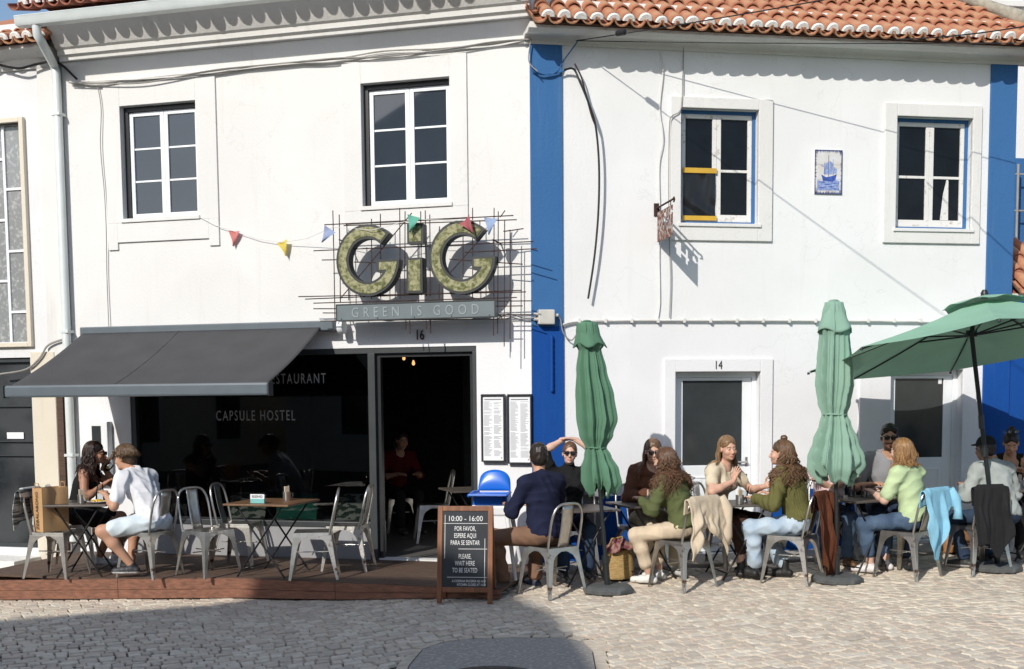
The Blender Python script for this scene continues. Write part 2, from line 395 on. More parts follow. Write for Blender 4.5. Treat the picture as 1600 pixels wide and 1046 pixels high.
# cobbles: irregular courses of hand-cut limestone
rng = random.Random(11)
ROT = R(24); ca, sa = math.cos(ROT), math.sin(ROT)
def warp(s, t):      # course space -> world: gently curving courses
    s2 = s + .10 * math.sin(.9 * t + .4) ; t2 = t + .16 * math.sin(.75 * s) + .05 * math.sin(2.3 * s + 1)
    return (ca * s2 - sa * t2, ca * t2 + sa * s2 + 9)
stones = []
rowh = .102
for j in range(-80, 80):
    t0, t1 = j * rowh, (j + 1) * rowh
    s = -11 + rng.uniform(0, .1)
    while s < 11:
        wd = rng.uniform(.075, .15)
        c = warp(s + wd / 2, (t0 + t1) / 2)
        if -6.3 < c[0] < 7.2 and 7.0 < c[1] < 13:
            wr = -(Vector((c[0], c[1], 0)) - CORNER).dot(FR.n); wl = -(Vector((c[0], c[1], 0)) - CORNER).dot(FL.n)
            wdst = wr if c[0] > CORNER.x else wl
            lim = .56 if c[0] > .3 else (.8 if -5.2 < c[0] < -.1 else .1)
            if wdst > lim and not near_poly(c[0], c[1], PATCH, .095):
                g = .0058; jt = .011
                q = [(s + g, t0 + g), (s + wd - g, t0 + g), (s + wd - g, t1 - g), (s + g, t1 - g)]
                q = [warp(a + rng.uniform(-jt, jt) * .6, b + rng.uniform(-jt, jt)) for a, b in q]
                stones.append((c, q, rng.uniform(-.006, .005), rng.randrange(5), [rng.uniform(-.0025, .0025) for _ in range(4)]))
        s += wd
def stone_geo(q, dz, tilt, cx=0, cy=0, cz=0):
    mx = sum(p[0] for p in q) / 4; my = sum(p[1] for p in q) / 4
    top = [((p[0] - mx) * .90 + mx, (p[1] - my) * .90 + my) for p in q]
    v = [(p[0] - cx, p[1] - cy, ground_z(p[0], p[1]) + dz + tilt[i] + .003 - cz) for i, p in enumerate(top)]
    v += [(p[0] - cx, p[1] - cy, ground_z(p[0], p[1]) + dz - .004 - cz) for i, p in enumerate(q)]
    v += [(p[0] - cx, p[1] - cy, ground_z(p[0], p[1]) - .05 - cz) for p in q]
    f = [(0,1,2,3)] + [(i, i+4, (i+1)%4+4, (i+1)%4) for i in range(4)] + [(i+4, i+8, (i+1)%4+8, (i+1)%4+4) for i in range(4)]
    return v, f
def in_view(c):
    d = Vector((c[0], c[1], 0)) - CAM; z = d.dot(cam_fw)
    px = PPX + FPX * d.dot(cam_rt) / z; py = PPY - FPX * d.dot(cam_up) / z
    return -10 < px < 1610 and py < 1052
stones.sort(key=lambda s_: (not in_view(s_[0]), s_[0][1]))
for c, q, dz, mi, tilt in stones[:280]:
    cz = ground_z(*c); v, f = stone_geo(q, dz, tilt, c[0], c[1], cz)
    o = mesh_obj('cobblestone', v, f, cobmats[mi], ground, 35); o.location = (c[0], c[1], cz)
v_all, f_all, m_all = [], [], []
for c, q, dz, mi, tilt in stones[280:]:
    v, f = stone_geo(q, dz, tilt); b = len(v_all); v_all += v; f_all += [[i + b for i in ff] for ff in f]; m_all += [mi] * len(f)
o = mesh_obj('cobblestones', v_all, f_all, cobmats[0], ground, 35)
for k in cobmats[1:]: o.data.materials.append(k)
o.data.polygons.foreach_set('material_index', m_all); tag(o, kind='stuff')

# ================================================================== wall builder
def wall(mb, u0, u1, z0, z1, holes, depth=.16, y=0.0):
    us = sorted({u0, u1, *[h[0] for h in holes], *[h[1] for h in holes]}); zs = sorted({z0, z1, *[h[2] for h in holes], *[h[3] for h in holes]})
    us = [u for u in us if u0 <= u <= u1]; zs = [z for z in zs if z0 <= z <= z1]
    for i in range(len(us) - 1):
        for j in range(len(zs) - 1):
            cu, cz = (us[i] + us[i+1]) / 2, (zs[j] + zs[j+1]) / 2
            if any(h[0] < cu < h[1] and h[2] < cz < h[3] for h in holes): continue
            mb.quad((us[i], y, zs[j]), (us[i+1], y, zs[j]), (us[i+1], y, zs[j+1]), (us[i], y, zs[j+1]))
    for a, b, c, d in holes:
        e = y + depth
        mb.quad((a, y, c), (a, y, d), (a, e, d), (a, e, c)); mb.quad((b, y, d), (b, y, c), (b, e, c), (b, e, d))
        mb.quad((a, y, d), (b, y, d), (b, e, d), (a, e, d)); mb.quad((b, y, c), (a, y, c), (a, e, c), (b, e, c))
    return mb
def extrude_x(mb, prof, x0, x1):       # prof (y, z) ring, extruded along u
    n = len(prof)
    return mb.add([(x0, y, z) for y, z in prof] + [(x1, y, z) for y, z in prof],
                  [list(range(n)), list(range(2*n-1, n-1, -1))] + [(i, i+n, (i+1) % n + n, (i+1) % n) for i in range(n)])
def ring(mb, a, b, c, d, wl, wr, wt, wb, y0, y1):    # frame round the opening (a, b, c, d)
    mb.box(a - wl, a, y0, y1, c - wb, d + wt); mb.box(b, b + wr, y0, y1, c - wb, d + wt)
    if wt: mb.box(a, b, y0, y1, d, d + wt)
    if wb: mb.box(a, b, y0, y1, c - wb, c)
    return mb
def px_rect(F, x0, y0, x1, y1, v=0):
    ua = (F.uz(x0, y0, v)[0] + F.uz(x0, y1, v)[0]) / 2; ub = (F.uz(x1, y0, v)[0] + F.uz(x1, y1, v)[0]) / 2
    xm, ym = (x0 + x1) / 2, (y0 + y1) / 2
    return ua, ub, F.uz(xm, y1, v)[1], F.uz(xm, y0, v)[1]

# clay tiles, modelled once: cover (convex) and channel (concave), axis along +y
def tile_mesh(name, r0, r1, ln, convex, th=.014, n=7):
    mb = MB(); vs_ = []
    for y, r in ((0, r0), (ln, r1)):
        for rr in (r, r - th):
            for k in range(n + 1):
                a = math.pi * k / n
                vs_.append((rr * math.cos(a), y, (rr * math.sin(a)) * (1 if convex else -1)))
    m_ = n + 1; f = []
    for k in range(n):
        f += [(k, k+1, 2*m_+k+1, 2*m_+k), (m_+k, 3*m_+k, 3*m_+k+1, m_+k+1), (k, m_+k, m_+k+1, k+1), (2*m_+k, 2*m_+k+1, 3*m_+k+1, 3*m_+k)]
    f += [(0, 2*m_, 3*m_, m_), (n, m_+n, 3*m_+n, 2*m_+n)]
    me = bpy.data.meshes.new(name); me.from_pydata(vs_, [], f); me.update()
    me.polygons.foreach_set('use_smooth', [True] * len(me.polygons)); me.set_sharp_from_angle(angle=R(40))
    return me
def cap_mesh(r):
    n = 8; vs_ = [(0, -.004, 0)] + [(r * math.cos(math.pi*k/n), 0, r * math.sin(math.pi*k/n)) for k in range(n+1)]
    vs_ += [(x * .8, -.018, z * .8) for x, y, z in vs_[1:]]
    f = [(k+1, k+2, n+3+k, n+2+k) for k in range(n)] + [[n+2+k for k in range(n+1)]]
    me = bpy.data.meshes.new('mortar_cap'); me.from_pydata(vs_, [], f); me.update(); return me
def eave_tiles(root, u0, u1, z, v, pitch_deg, rows, mat, step=.163, seed=1, rows_up=0, ucut=None):
    """courses of barrel tiles; first course overhangs by v, sloping up and back"""
    rr = random.Random(seed); ang = R(pitch_deg); ln = .40; gap = .30
    cov = tile_mesh('roof_tile', .072, .062, ln, True); chan = tile_mesh('roof_tile', .078, .088, ln, False); cap = cap_mesh(.070)
    cov.materials.append(mat); chan.materials.append(mat); cap.materials.append(M['mortar'])
    n = int((u1 - u0) / step) + 1
    rest_v, rest_f = [], []
    for j in range(rows):
        for i in range(n):
            u = u0 + i * step
            if ucut and u > ucut(j): continue
            for kind, me in ((0, chan), (1, cov)):
                off = j * gap + (0.0 if kind == 0 else .055) + rr.uniform(-.012, .012)
                o = bpy.data.objects.new('roof_tile', me); link(o, root)
                uu = u + (step / 2 if kind else 0) + rr.uniform(-.006, .006)
                o.location = (uu, -v + off * math.cos(ang), z + off * math.sin(ang) + (.045 if kind else .075) + rr.uniform(-.004, .004))
                o.rotation_euler = (ang - R(4), rr.uniform(-.02, .02), rr.uniform(-.03, .03))
                if kind and j == 0:
                    o2 = bpy.data.objects.new('mortar_cap', cap); link(o2, root)
                    o2.location = (uu, o.location.y - .004, o.location.z - .002); o2.rotation_euler = o.rotation_euler
                    o2.scale = (1 + rr.uniform(-.08, .06), 1, 1 + rr.uniform(-.1, .1))

# ================================================================== RIGHT HOUSE: white with blue corner strips
rh = empty('corner_house', CORNER, FR.rz, 'white house with blue corner strips, old blue windows and orange tile roof', 'house')
UR = FR.uz(1584, 300)[0]
zc = FR.uz(1200, 86)[1]                 # underside of the cornice on the wall
W1 = px_rect(FR, 1063, 171, 1184, 352); W1s = px_rect(FR, 1047, 154, 1206, 377)
W2 = px_rect(FR, 1399, 184, 1517, 360); W2s = px_rect(FR, 1380, 164, 1531, 381)
D1 = list(px_rect(FR, 1054, 581, 1186, 880)); D1s = px_rect(FR, 1037, 561, 1205, 880)
D2 = list(px_rect(FR, 1388, 578, 1500, 880)); D2s = px_rect(FR, 1340, 561, 1521, 880)
gz = lambda u: ground_z(*FR.w(u, .05, 0).xy)
D1[2] = gz(D1[0]) + .06; D2[2] = gz(D2[0]) + .09
zmid = FR.uz(1200, 503)[1]              # the wall tone changes along the conduit
wall(MB(), 0, UR, zmid, zc + .45, [W1, W2]).build('wall', M['wall_white'], rh)
wall(MB(), 0, UR, -.6, zmid, [D1, D2], .14).build('wall', M['wall_low'], rh)
# shell (ends, back) so that no light leaks through the house
mb = MB(); DEP = 7.0
mb.quad((UR, 0, -.6), (UR, DEP, -.6), (UR, DEP, zc + .45), (UR, 0, zc + .45)); mb.quad((UR, DEP, -.6), (0, DEP, -.6), (0, DEP, zc + .45), (UR, DEP, zc + .45))
mb.quad((0, DEP, -.6), (0, .5, -.6), (0, .5, zc + .45), (0, DEP, zc + .45))
mb.build('side_wall', M['wall_white'], rh)
for Wn, Ws in ((W1, W1s), (W2, W2s)):
    a, b, c, d = Wn
    s_ = ring(MB(), a, b, c, d, a - Ws[0], Ws[1] - b, Ws[3] - d, c - Ws[2], -.028, .02).build('window_surround', M['trim'], rh, bevel=.006)
    MB().box(a - .03, b + .03, -.045, .10, c - .022, c + .012).build('sill', M['trim'], rh, bevel=.004)
# old two-leaf windows in blue outer frames
def old_window(Wn, taped):
    a, b, c, d = Wn; c += .012
    fr = ring(MB(), a + .035, b - .035, c + .03, d - .035, .035, .035, .035, .03, .07, .125).build('window', M['blue'], rh, bevel=.003)
    ia, ib, ic, id_ = a + .036, b - .036, c + .031, d - .036; mid = (ia + ib) / 2
    for k, (p, q) in enumerate(((ia, mid - .001), (mid + .001, ib))):
        s_ = .045
        sash = ring(MB(), p + s_, q - s_, ic + .075, id_ - s_, s_, s_, s_, .075, .082, .118)
        zb = ic + .075 + (id_ - s_ - ic - .075) * .46
        sash.box(p + s_, q - s_, .085, .115, zb - .014, zb + .014)
        sash.build('sash', M['white_old'], fr, bevel=.003)
        MB().box(p + s_, q - s_, .10, .105, zb + .014, id_ - s_).build('pane', M['pane_dark'], fr)
        MB().box(p + s_, q - s_, .10, .105, ic + .075, zb - .014).build('pane', M['pane_dark'], fr)
        if taped and k == 0:      # plastic film held with yellow tape
            r2 = random.Random(3)
            film = MB().grid(lambda s, t: (p + .015 + s * (q - p - .03), .071 - .004 * math.sin(7 * s + 11 * t + 2 * math.sin(5 * t)) - .0025 * math.sin(23 * s - 9 * t + 3 * math.sin(7 * s)), ic + .03 + t * (zb - ic - .03)), 18, 26)
            film.build('plastic_film', M['film'], fr, 180)
            for z0_, z1_ in ((zb - .03, zb + .022), (ic + .012, ic + .058)):
                MB().box(p + .006, q - .004, .056, .062, z0_, z1_).build('tape', M['tape'], fr)
    if not taped:   # torn white curtain behind the glass
        MB().prism([(mid + .07, ic + .08), (mid + .14, ic + .08), (mid + .17, ic + .35), (mid + .21, ic + .52), (mid + .23, ic + .5), (mid + .235, ic + .08)], .092, .096).build('curtain', M['white_old'], fr)
M['film'] = mk('plastic_film', (.014, .014, .016), .16, spec=.45)
M['tape'] = mk('yellow_tape', (.60, .36, .04), .45, var=.08)
old_window(W1, True); old_window(W2, False)
# doors
def old_door(Dn, Ds, handle):
    a, b, c, d = Dn
    ring(MB(), a, b, c, d, a - Ds[0], Ds[1] - b, Ds[3] - d, 0, -.025, .015).build('door_surround', M['wall_low'], rh, bevel=.005)
    fr = ring(MB(), a + .05, b - .05, c, d - .06, .05, .05, .06, 0, .10, .15).build('door', M['white_gloss'], rh, bevel=.004)
    la, lb, lc, ld_ = a + .052, b - .052, c + .01, d - .062; zp = lc + (ld_ - lc) * .50
    leaf = ring(MB(), la + .07, lb - .10, zp, ld_ - .03, .07, .10, .03, zp - lc, .112, .140).build('leaf', M['white_gloss'], fr, bevel=.003)
    MB().box(la + .07, lb - .10, .122, .128, zp, ld_ - .03).build('pane', M['pane_door'], fr)
    ring(MB(), la + .12, lb - .15, lc + .12, zp - .14, .02, .02, .02, .02, .104, .114).build('panel_moulding', M['white_gloss'], fr, bevel=.003)
    if handle:
        hz = zp + .03
        MB().tube([(lb - .05, .112, hz), (lb - .05, .07, hz), (lb - .16, .068, hz)], .010, 8).box(lb - .062, lb - .036, .108, .114, hz - .05, hz + .05).build('handle', M['mug'], fr, 40)
        MB().box(lb - .058, lb - .04, .110, .113, hz - .17, hz - .13).build('keyhole', M['ink_dark'], fr)
        MB().box(la + .09, la + .28, .106, .113, zp - .20, zp - .15).build('letter_slot', M['white_gloss'], fr)
    else:
        MB().box(lb - .16, lb - .12, .118, .1215, ld_ - .09, ld_ - .035).build('sticker', M['paper'], fr)
    return fr
old_door(D1, D1s, True); old_door(D2, D2s, False)
# blue strips and plinth
u1 = FR.uz(879, 350)[0]; u2 = FR.uz(1543, 300)[0]
ztop = FR.uz(855, 50)[1]
zb0 = zmid - .06
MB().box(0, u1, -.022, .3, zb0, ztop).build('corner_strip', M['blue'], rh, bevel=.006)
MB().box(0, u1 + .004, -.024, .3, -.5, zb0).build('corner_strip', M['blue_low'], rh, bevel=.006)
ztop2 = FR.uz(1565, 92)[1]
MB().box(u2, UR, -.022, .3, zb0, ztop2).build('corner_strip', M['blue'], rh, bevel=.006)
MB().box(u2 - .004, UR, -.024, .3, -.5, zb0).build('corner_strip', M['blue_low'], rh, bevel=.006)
for a, b in ((u1 + .005, D1s[0]), (D1s[1], D2s[0]), (D2s[1], u2 - .005)):
    um = (a + b) / 2; z_ = FR.uz(960, 775)[1] + (gz(um) - gz(.9)) * .7
    MB().box(a, b, -.014, .02, -.5, z_).build('plinth', M['blue_low'], rh, bevel=.004)
# eaves
zt = FR.uz(1200, 52, .42)[1]
prof = [(.02, zc), (-.03, zc), (-.035, zc + .03), (-.06, zc + .05), (-.10, zc + .07), (-.24, zt - .035), (-.30, zt - .01), (-.30, zt + .02), (.02, zt + .02)]
extrude_x(MB(), prof, -.06, UR + .10).build('cornice', M['trim'], rh)
MB().box(-.04, UR + .05, -.26, .05, zt + .02, zt + .06).build('eave_board', M['mortar'], rh)
hipx = lambda j: UR + .18 - j * .11
eave_tiles(rh, 0.03, UR + .42, zt, .42, 33, 4, M['tile'], seed=4, ucut=hipx)
# upper roof, too far up the slope to tell tiles apart, plus the mortared hip
cs, sn = math.cos(R(33)), math.sin(R(33)); L0, L1 = 1.05, 4.6
def rpt(u, l, dz=.06): return (u, -.42 + l * cs, zt + l * sn + dz)
mb = MB(); N = 46
for i in range(N):
    for k in range(6):
        pass
mb.grid(lambda s, t: rpt(.03 + s * (UR + .1 - .03 - (L0 + t * (L1 - L0)) * .36), L0 + t * (L1 - L0), .10 + .035 * math.cos(s * (UR + .1) / .163 * 2 * math.pi) - .02 * ((t * 12) % 1)), 260, 36)
mb.build('upper_tiles', M['tile'], rh, 60)
hp = [rpt(UR + .24 - l * .36, l, .13) for l in [0.12 + .4 * k for k in range(11)]]
MB().tube(hp, [.075 + .012 * math.sin(k * 2.1) for k in range(11)], 10).build('hip_ridge', M['mortar_grey'], rh, 60)
mb = MB(); mb.quad(rpt(UR + .2, .2, .02), rpt(UR + .2 - 1.65, 4.6, .02), (UR - 1.5, DEP, zt + .2), (UR + .3, DEP, zt + .02)); mb.quad(rpt(0, L1, .08), rpt(UR - 1.5, L1, .08), (UR - 1.5, DEP, zt), (0, DEP, zt))
mb.quad((0, -.3, zt + .03), (UR + .2, -.3, zt + .03), (UR + .2, DEP, zt + .03), (0, DEP, zt + .03))
mb.build('roof', M['tile'], rh)
# house number
n14 = FR.uz(1121, 577); text_obj('house_number', '14', .125, M['ink_dark'], rh, Matrix.Translation((n14[0], -.0285, n14[1])) @ UPRIGHT, .002, .75)
# low stone pavement along the wall
mb = MB(); nseg = 11
for i in range(nseg):
    ua, ub = -.02 + i * (UR + 1.5) / nseg, -.02 + (i + 1) * (UR + 1.5) / nseg - .006
    z0_, z1_ = gz(ua) + .055, gz(ub) + .055
    v0 = -.54
    q = [(ua, v0, z0_ - .02), (ub, v0, z1_ - .02), (ub, -.025, z1_), (ua, -.025, z0_)]
    vs_ = q + [(x, y, z - .3) for x, y, z in q]
    slab = mesh_obj('kerb_slab', vs_, [(0,1,2,3),(0,4,5,1),(1,5,6,2),(2,6,7,3),(3,7,4,0)], M['kerbstone'], None, bevel=.012)
    if i == 0:
        pav = empty('pavement', CORNER, FR.rz); tag(pav, kind='structure')
    slab.parent = pav

# ================================================================== LEFT HOUSE: the restaurant
lh = empty('restaurant_house', CORNER, FL.rz, 'cream white restaurant house with gutter and black shopfront', 'house')
UL = FL.uz(106, 350)[0]
V1 = px_rect(FL, 191, 162, 309, 341); V2 = px_rect(FL, 566, 126, 704, 321)
SH = list(px_rect(FL, 203, 546, 745, 700)); SH[2] = DECK_Z
zcl = FL.uz(400, 60)[1]
FLz = lambda px, py, v=0: FL.uz(px, py, v)[1]
ZLW = FLz(790, 506)
wall(MB(), UL, 0, ZLW, zcl + .5, [V1, V2, (SH[0], SH[1], ZLW, SH[3])] if SH[3] > ZLW else [V1, V2], .17).build('wall', M['wall_cream'], lh)
wall(MB(), UL, 0, -.6, ZLW, [(SH[0], SH[1], -.02, min(ZLW, SH[3]))], .17).build('wall', M['wall_low'], lh)
mb = MB()
mb.quad((UL, 0, -.6), (UL, 0, zcl + .5), (UL, 6, zcl + .5), (UL, 6, -.6)); mb.quad((UL, 6, -.6), (UL, 6, zcl + .5), (0, 6, zcl + .5), (0, 6, -.6))
mb.quad((0, 6, -.6), (0, 6, zcl + .5), (0, 0.3, zcl + .5), (0, 0.3, -.6)); mb.quad((UL, 0, zcl + .5), (0, 0, zcl + .5), (0, 6, zcl + .5), (UL, 6, zcl + .5))
mb.build('side_wall', M['wall_cream'], lh)
def new_window(Wn):
    a, b, c, d = Wn
    fr = ring(MB(), a + .05, b - .022, c + .022, d - .05, .05, .022, .05, .022, .06, .17).build('window', M['black_frame'], lh)
    ia, ib, ic, id_ = a + .051, b - .023, c + .023, d - .051; mid = (ia + ib) / 2; s_ = .048
    for p, q in ((ia, mid - .001), (mid + .001, ib)):
        sash = ring(MB(), p + s_, q - s_, ic + s_, id_ - s_, s_, s_, s_, s_, .085, .13)
        zz = [ic + s_ + (id_ - ic - 2 * s_) * k / 3 for k in range(4)]
        for k in (1, 2): sash.box(p + s_, q - s_, .095, .118, zz[k] - .011, zz[k] + .011)
        sash.build('sash', M['white_gloss'], fr, bevel=.004)
        for k in range(3):
            MB().box(p + s_, q - s_, .104, .108, zz[k] + (.011 if k else 0), zz[k + 1] - (.011 if k < 2 else 0)).build('pane', M['pane'], fr)
    MB().box(a - .02, b + .02, -.04, .06, c - .035, c + .006).build('sill', M['trim'], lh, bevel=.004)
new_window(V1); new_window(V2)
# plaster bands round the upper windows
for Wn, xs_, yb, ylow in ((V1, (166, 340), 388, True), (V2, (537, 731), 345, False)):
    ua, ub = FL.uz(xs_[0], 240)[0], FL.uz(xs_[1], 240)[0]; a, b, c, d = Wn; zt_ = FLz((xs_[0] + xs_[1]) / 2, 118 if ylow else 92); zl = FLz((xs_[0] + xs_[1]) / 2, yb)
    mb = ring(MB(), a, b, c - .036, d, a - ua, ub - b, zt_ - d, 0, -.022, .01)
    if ylow:
        mb.box(ua + .12, ub - .12, -.022, .01, zl + .08, c - .037); mb.box(ua, ua + .12, -.022, .01, zl, c - .036); mb.box(ub - .12, ub, -.022, .01, zl, c - .036)
    else: mb.box(ua, ub, -.022, .01, zl, c - .037)
    mb.build('plaster_band', M['wall_cream'], lh, bevel=.003)
# cornice, tiles, gutter
ztl = FLz(200, 3, .46)
prof = [(.02, zcl - .06), (-.035, zcl - .06), (-.04, zcl - .02), (-.075, zcl), (-.08, zcl + .05), (-.11, zcl + .07), (-.20, zcl + .20), (-.28, ztl - .02), (-.28, ztl + .03), (.02, ztl + .03)]
extrude_x(MB(), prof, UL + .0, .02).build('cornice', M['trim'], lh)
MB().box(UL + .02, 0, -.25, .05, ztl + .03, ztl + .06).build('eave_board', M['mortar'], lh)
eave_tiles(lh, UL - .17, -.02, ztl + .01, .56, 22, 2, M['tile_dark'], seed=9)
mb = MB(); mb.quad((UL - .2, -.2, ztl + .12), (.1, -.2, ztl + .12), (.1, 6, ztl + 2.4), (UL - .2, 6, ztl + 2.4)); mb.quad((UL, -.25, ztl + .1), (0, -.25, ztl + .1), (0, 6, ztl + .1), (UL, 6, ztl + .1)); mb.build('roof', M['tile_dark'], lh)
gz0 = FLz(120, 33, .56); gzt = gz0 + .105
gp = [(-.62, gzt), (-.635, gzt - .012), (-.625, gzt - .03), (-.62, gz0 + .03), (-.60, gz0), (-.50, gz0), (-.485, gz0 + .03), (-.485, gzt - .03), (-.492, gzt - .03), (-.492, gz0 + .035), (-.503, gz0 + .01), (-.597, gz0 + .01), (-.612, gz0 + .035), (-.612, gzt - .005)]
ug0 = FL.uz(28, 33, .56)[0]
extrude_x(MB(), gp, ug0, .05).build('gutter', M['gutter'], lh, 30)
up_ = UL - .02
mb = MB(); path = [(ug0 + .22, -.55, gz0 + .01), (ug0 + .22, -.54, gz0 - .10), (ug0 + .24, -.51, gz0 - .15)]
zk = FLz(103, 108, .08)
path += [(up_ - .01, -.10, zk + .05), (up_, -.075, zk - .02), (up_, -.075, .35), (up_, -.09, .22)]
mb.tube(path, .048, 12).build('downpipe', M['gutter'], lh, 50)
for zz in (zk - .5, 2.6, 1.2):
    MB().box(up_ - .055, up_ + .055, -.128, .0, zz, zz + .03).build('pipe_clip', M['gutter'], lh)
# shopfront: bulkhead, black frame, glass, lettering, open doorway
a, b, c, d = SH
um = FL.uz(582, 700)[0]
bulk = MB().box(a, um - .03, .02, .14, -.1, DECK_Z + .34).build('bulkhead', M['bulk'], lh)
fr = MB()
fr.box(a, a + .06, .01, .13, DECK_Z + .34, d - .06); fr.box(a, b, .01, .13, d - .06, d)
fr.box(um - .04, um + .04, .0, .14, DECK_Z, d - .06); fr.box(b - .045, b, .0, .14, DECK_Z, d - .06); fr.box(a + .06, um - .04, .01, .13, DECK_Z + .34, DECK_Z + .40)
shopfr = fr.build('shopfront', M['grey_frame'], lh, bevel=.004)
MB().box(a + .06, um - .04, .065, .072, DECK_Z + .40, d - .06).build('glass_pane', M['glass'], shopfr)
fr2 = MB(); fr2.box(um + .04, um + .085, .05, .12, DECK_Z, d - .10); fr2.box(um + .04, b - .045, .05, .12, d - .10, d - .06); fr2.box(b - .085, b - .045, .05, .12, DECK_Z, d - .10)
fr2.build('door_frame', M['black_frame'], shopfr)
MB().box(um + .04, b - .045, .03, .16, DECK_Z - .02, DECK_Z + .015).build('threshold', M['trim'], shopfr)
def glass_text(body, xr, ybase, hpx, name):
    u_, z_ = FL.uz(xr, ybase, -.06); s_ = FLz(xr, ybase - hpx, -.06) - z_
    text_words(name, body, s_ / .70, M['lettering'], shopfr, Matrix.Translation((u_, .0640, z_)) @ UPRIGHT, .0004, .62, 'RIGHT', 1.28)
glass_text('RESTAURANT', 509, 599, 16, 'lettering'); glass_text('CAPSULE HOSTEL', 461, 657, 16, 'lettering')
# the room behind
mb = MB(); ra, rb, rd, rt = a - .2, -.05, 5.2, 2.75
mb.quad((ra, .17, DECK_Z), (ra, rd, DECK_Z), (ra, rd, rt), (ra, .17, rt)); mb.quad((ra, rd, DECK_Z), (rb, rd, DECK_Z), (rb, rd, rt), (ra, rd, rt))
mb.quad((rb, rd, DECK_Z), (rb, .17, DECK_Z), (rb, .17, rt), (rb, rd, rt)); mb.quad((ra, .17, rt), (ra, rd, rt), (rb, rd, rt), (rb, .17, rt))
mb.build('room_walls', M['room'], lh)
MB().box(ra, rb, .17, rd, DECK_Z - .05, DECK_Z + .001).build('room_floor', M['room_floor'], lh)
MB().box(a + .02, um - .1, .16, .62, DECK_Z, DECK_Z + .36).build('window_bench', M['wall_plain'], lh, bevel=.01)
# house number 16 as little iron figures on the lintel
n16 = FL.uz(656, 531, .01); text_obj('house_number', '16', .15, M['rust_rod'], lh, Matrix.Translation((n16[0], -.014, n16[1])) @ UPRIGHT, .006, .7)
# joint lines: thin grooves shown by narrow raised strips of drip edge
for px_, y0, y1 in ((773, 545, 760), (336, 122, 384)):
    pass

M['pane_shop'] = mk('pane_shop', (.022, .025, .028), .03, c2=(.06, .064, .068), thr=(.4, .6), scale=1.4, spec=.8)
# ================================================================== FAR LEFT HOUSE
nh = empty('neighbour_house', CORNER, FL.rz, 'white house with stone framed window beside the downpipe', 'house')
UN = UL - .10; UN0 = UN - 4
NW = px_rect(FL, -75, 196, 40, 537)
NS = list(px_rect(FL, -90, 560, 53, 838)); NS[2] = .12
zn = FLz(30, 108)
wall(MB(), UN0, UN, -.6, zn + .5, [NW, NS], .12).build('wall', M['wall_plain'], nh)
mb = MB(); mb.quad((UN, 0, -.6), (UN, 5, -.6), (UN, 5, zn + .4), (UN, 0, zn + .4)); mb.quad((UN0, 0, -.6), (UN0, 0, zn + .4), (UN0, 5, zn + .4), (UN0, 5, -.6)); mb.quad((UN, 5, -.6), (UN0, 5, -.6), (UN0, 5, zn + .4), (UN, 5, zn + .4)); mb.build('side_wall', M['wall_plain'], nh)
a, b, c, d = NW
ring(MB(), a, b, c, d, .05, .055, .055, .05, -.05, .05).build('window_surround', M['stone_trim'], nh, bevel=.006)
wf = ring(MB(), a + .012, b - .012, c + .012, d - .012, .012, .012, .012, .012, .04, .08)
uv = FL.uz(13, 370, -.06)[0]; uv2 = uv - .42
for u_ in (uv, uv2): wf.box(u_ - .016, u_ + .016, .035, .07, c, d)
for y_ in (250, 345, 440): z_ = FLz(5, y_, -.06); wf.box(uv2, uv, .037, .068, z_ - .014, z_ + .014)
for y_ in (296, 393, 488): z_ = FLz(25, y_, -.06); wf.box(uv, b, .037, .068, z_ - .014, z_ + .014)
wf = wf.build('window', M['white_gloss'], nh)
zs_ = [c] + sorted(FLz(25, y_, -.06) for y_ in (296, 393, 488)) + [d]
for k in range(4): MB().box(uv + .014, b - .012, .055, .06, zs_[k], zs_[k + 1] - .001).build('pane', M['pane_frost'], wf)
zs_ = [c] + sorted(FLz(5, y_, -.06) for y_ in (250, 345, 440)) + [d]
for k in range(4): MB().box(uv2 + .014, uv - .014, .055, .06, zs_[k], zs_[k + 1] - .001).build('pane', M['pane_frost'], wf)
MB().box(a, uv2 - .014, .055, .06, c, d).build('pane', M['pane_frost'], wf)
MB().box(NW[1] + .25, UN - .002, -.025, .02, -.5, zn).build('corner_pilaster', M['trim'], nh, bevel=.004)
MB().box(FL.uz(56, 700)[0], FL.uz(93, 700)[0], -.035, .02, -.3, FLz(75, 550)).build('stone_pilaster', M['stone_trim'], nh, bevel=.006)
MB().box(FL.uz(96, 700)[0], FL.uz(106, 700)[0], -.06, .02, -.1, FLz(100, 600)).build('wooden_post', M['wood_dark'], nh, bevel=.004)
a, b, c, d = NS
sf = ring(MB(), a + .03, b - .03, c + .05, d - .05, .03, .03, .05, .05, .03, .1)
for y_ in (635, 690, 712): z_ = FLz(25, y_, -.06); sf.box(a, b, .045, .06, z_ - .006, z_ + .006)
sf = sf.build('shopfront', M['grey_frame'], nh)
MB().box(a, b, .075, .08, c, d).build('glass_pane', M['pane_shop'], sf)
MB().box(FL.uz(10, 680, -.05)[0], FL.uz(36, 680, -.05)[0], .060, .064, FLz(20, 686, -.05), FLz(20, 676, -.05)).build('door_notice', M['paper'], sf)
MB().box(UN0, FL.uz(60, 700)[0], -.5, 0, -.4, .03).build('door_step', M['mortar'], nh, bevel=.01)
ztn = FLz(20, 68, .36)
prof = [(.02, zn - .02), (-.03, zn - .02), (-.05, zn + .03), (-.12, zn + .06), (-.24, ztn - .02), (-.24, ztn + .02), (.02, ztn + .02)]
extrude_x(MB(), prof, UN0, UN + .03).build('cornice', M['trim'], nh)
eave_tiles(nh, UN0 + 2.2, UN + .02, ztn, .36, 26, 3, M['tile'], seed=14)
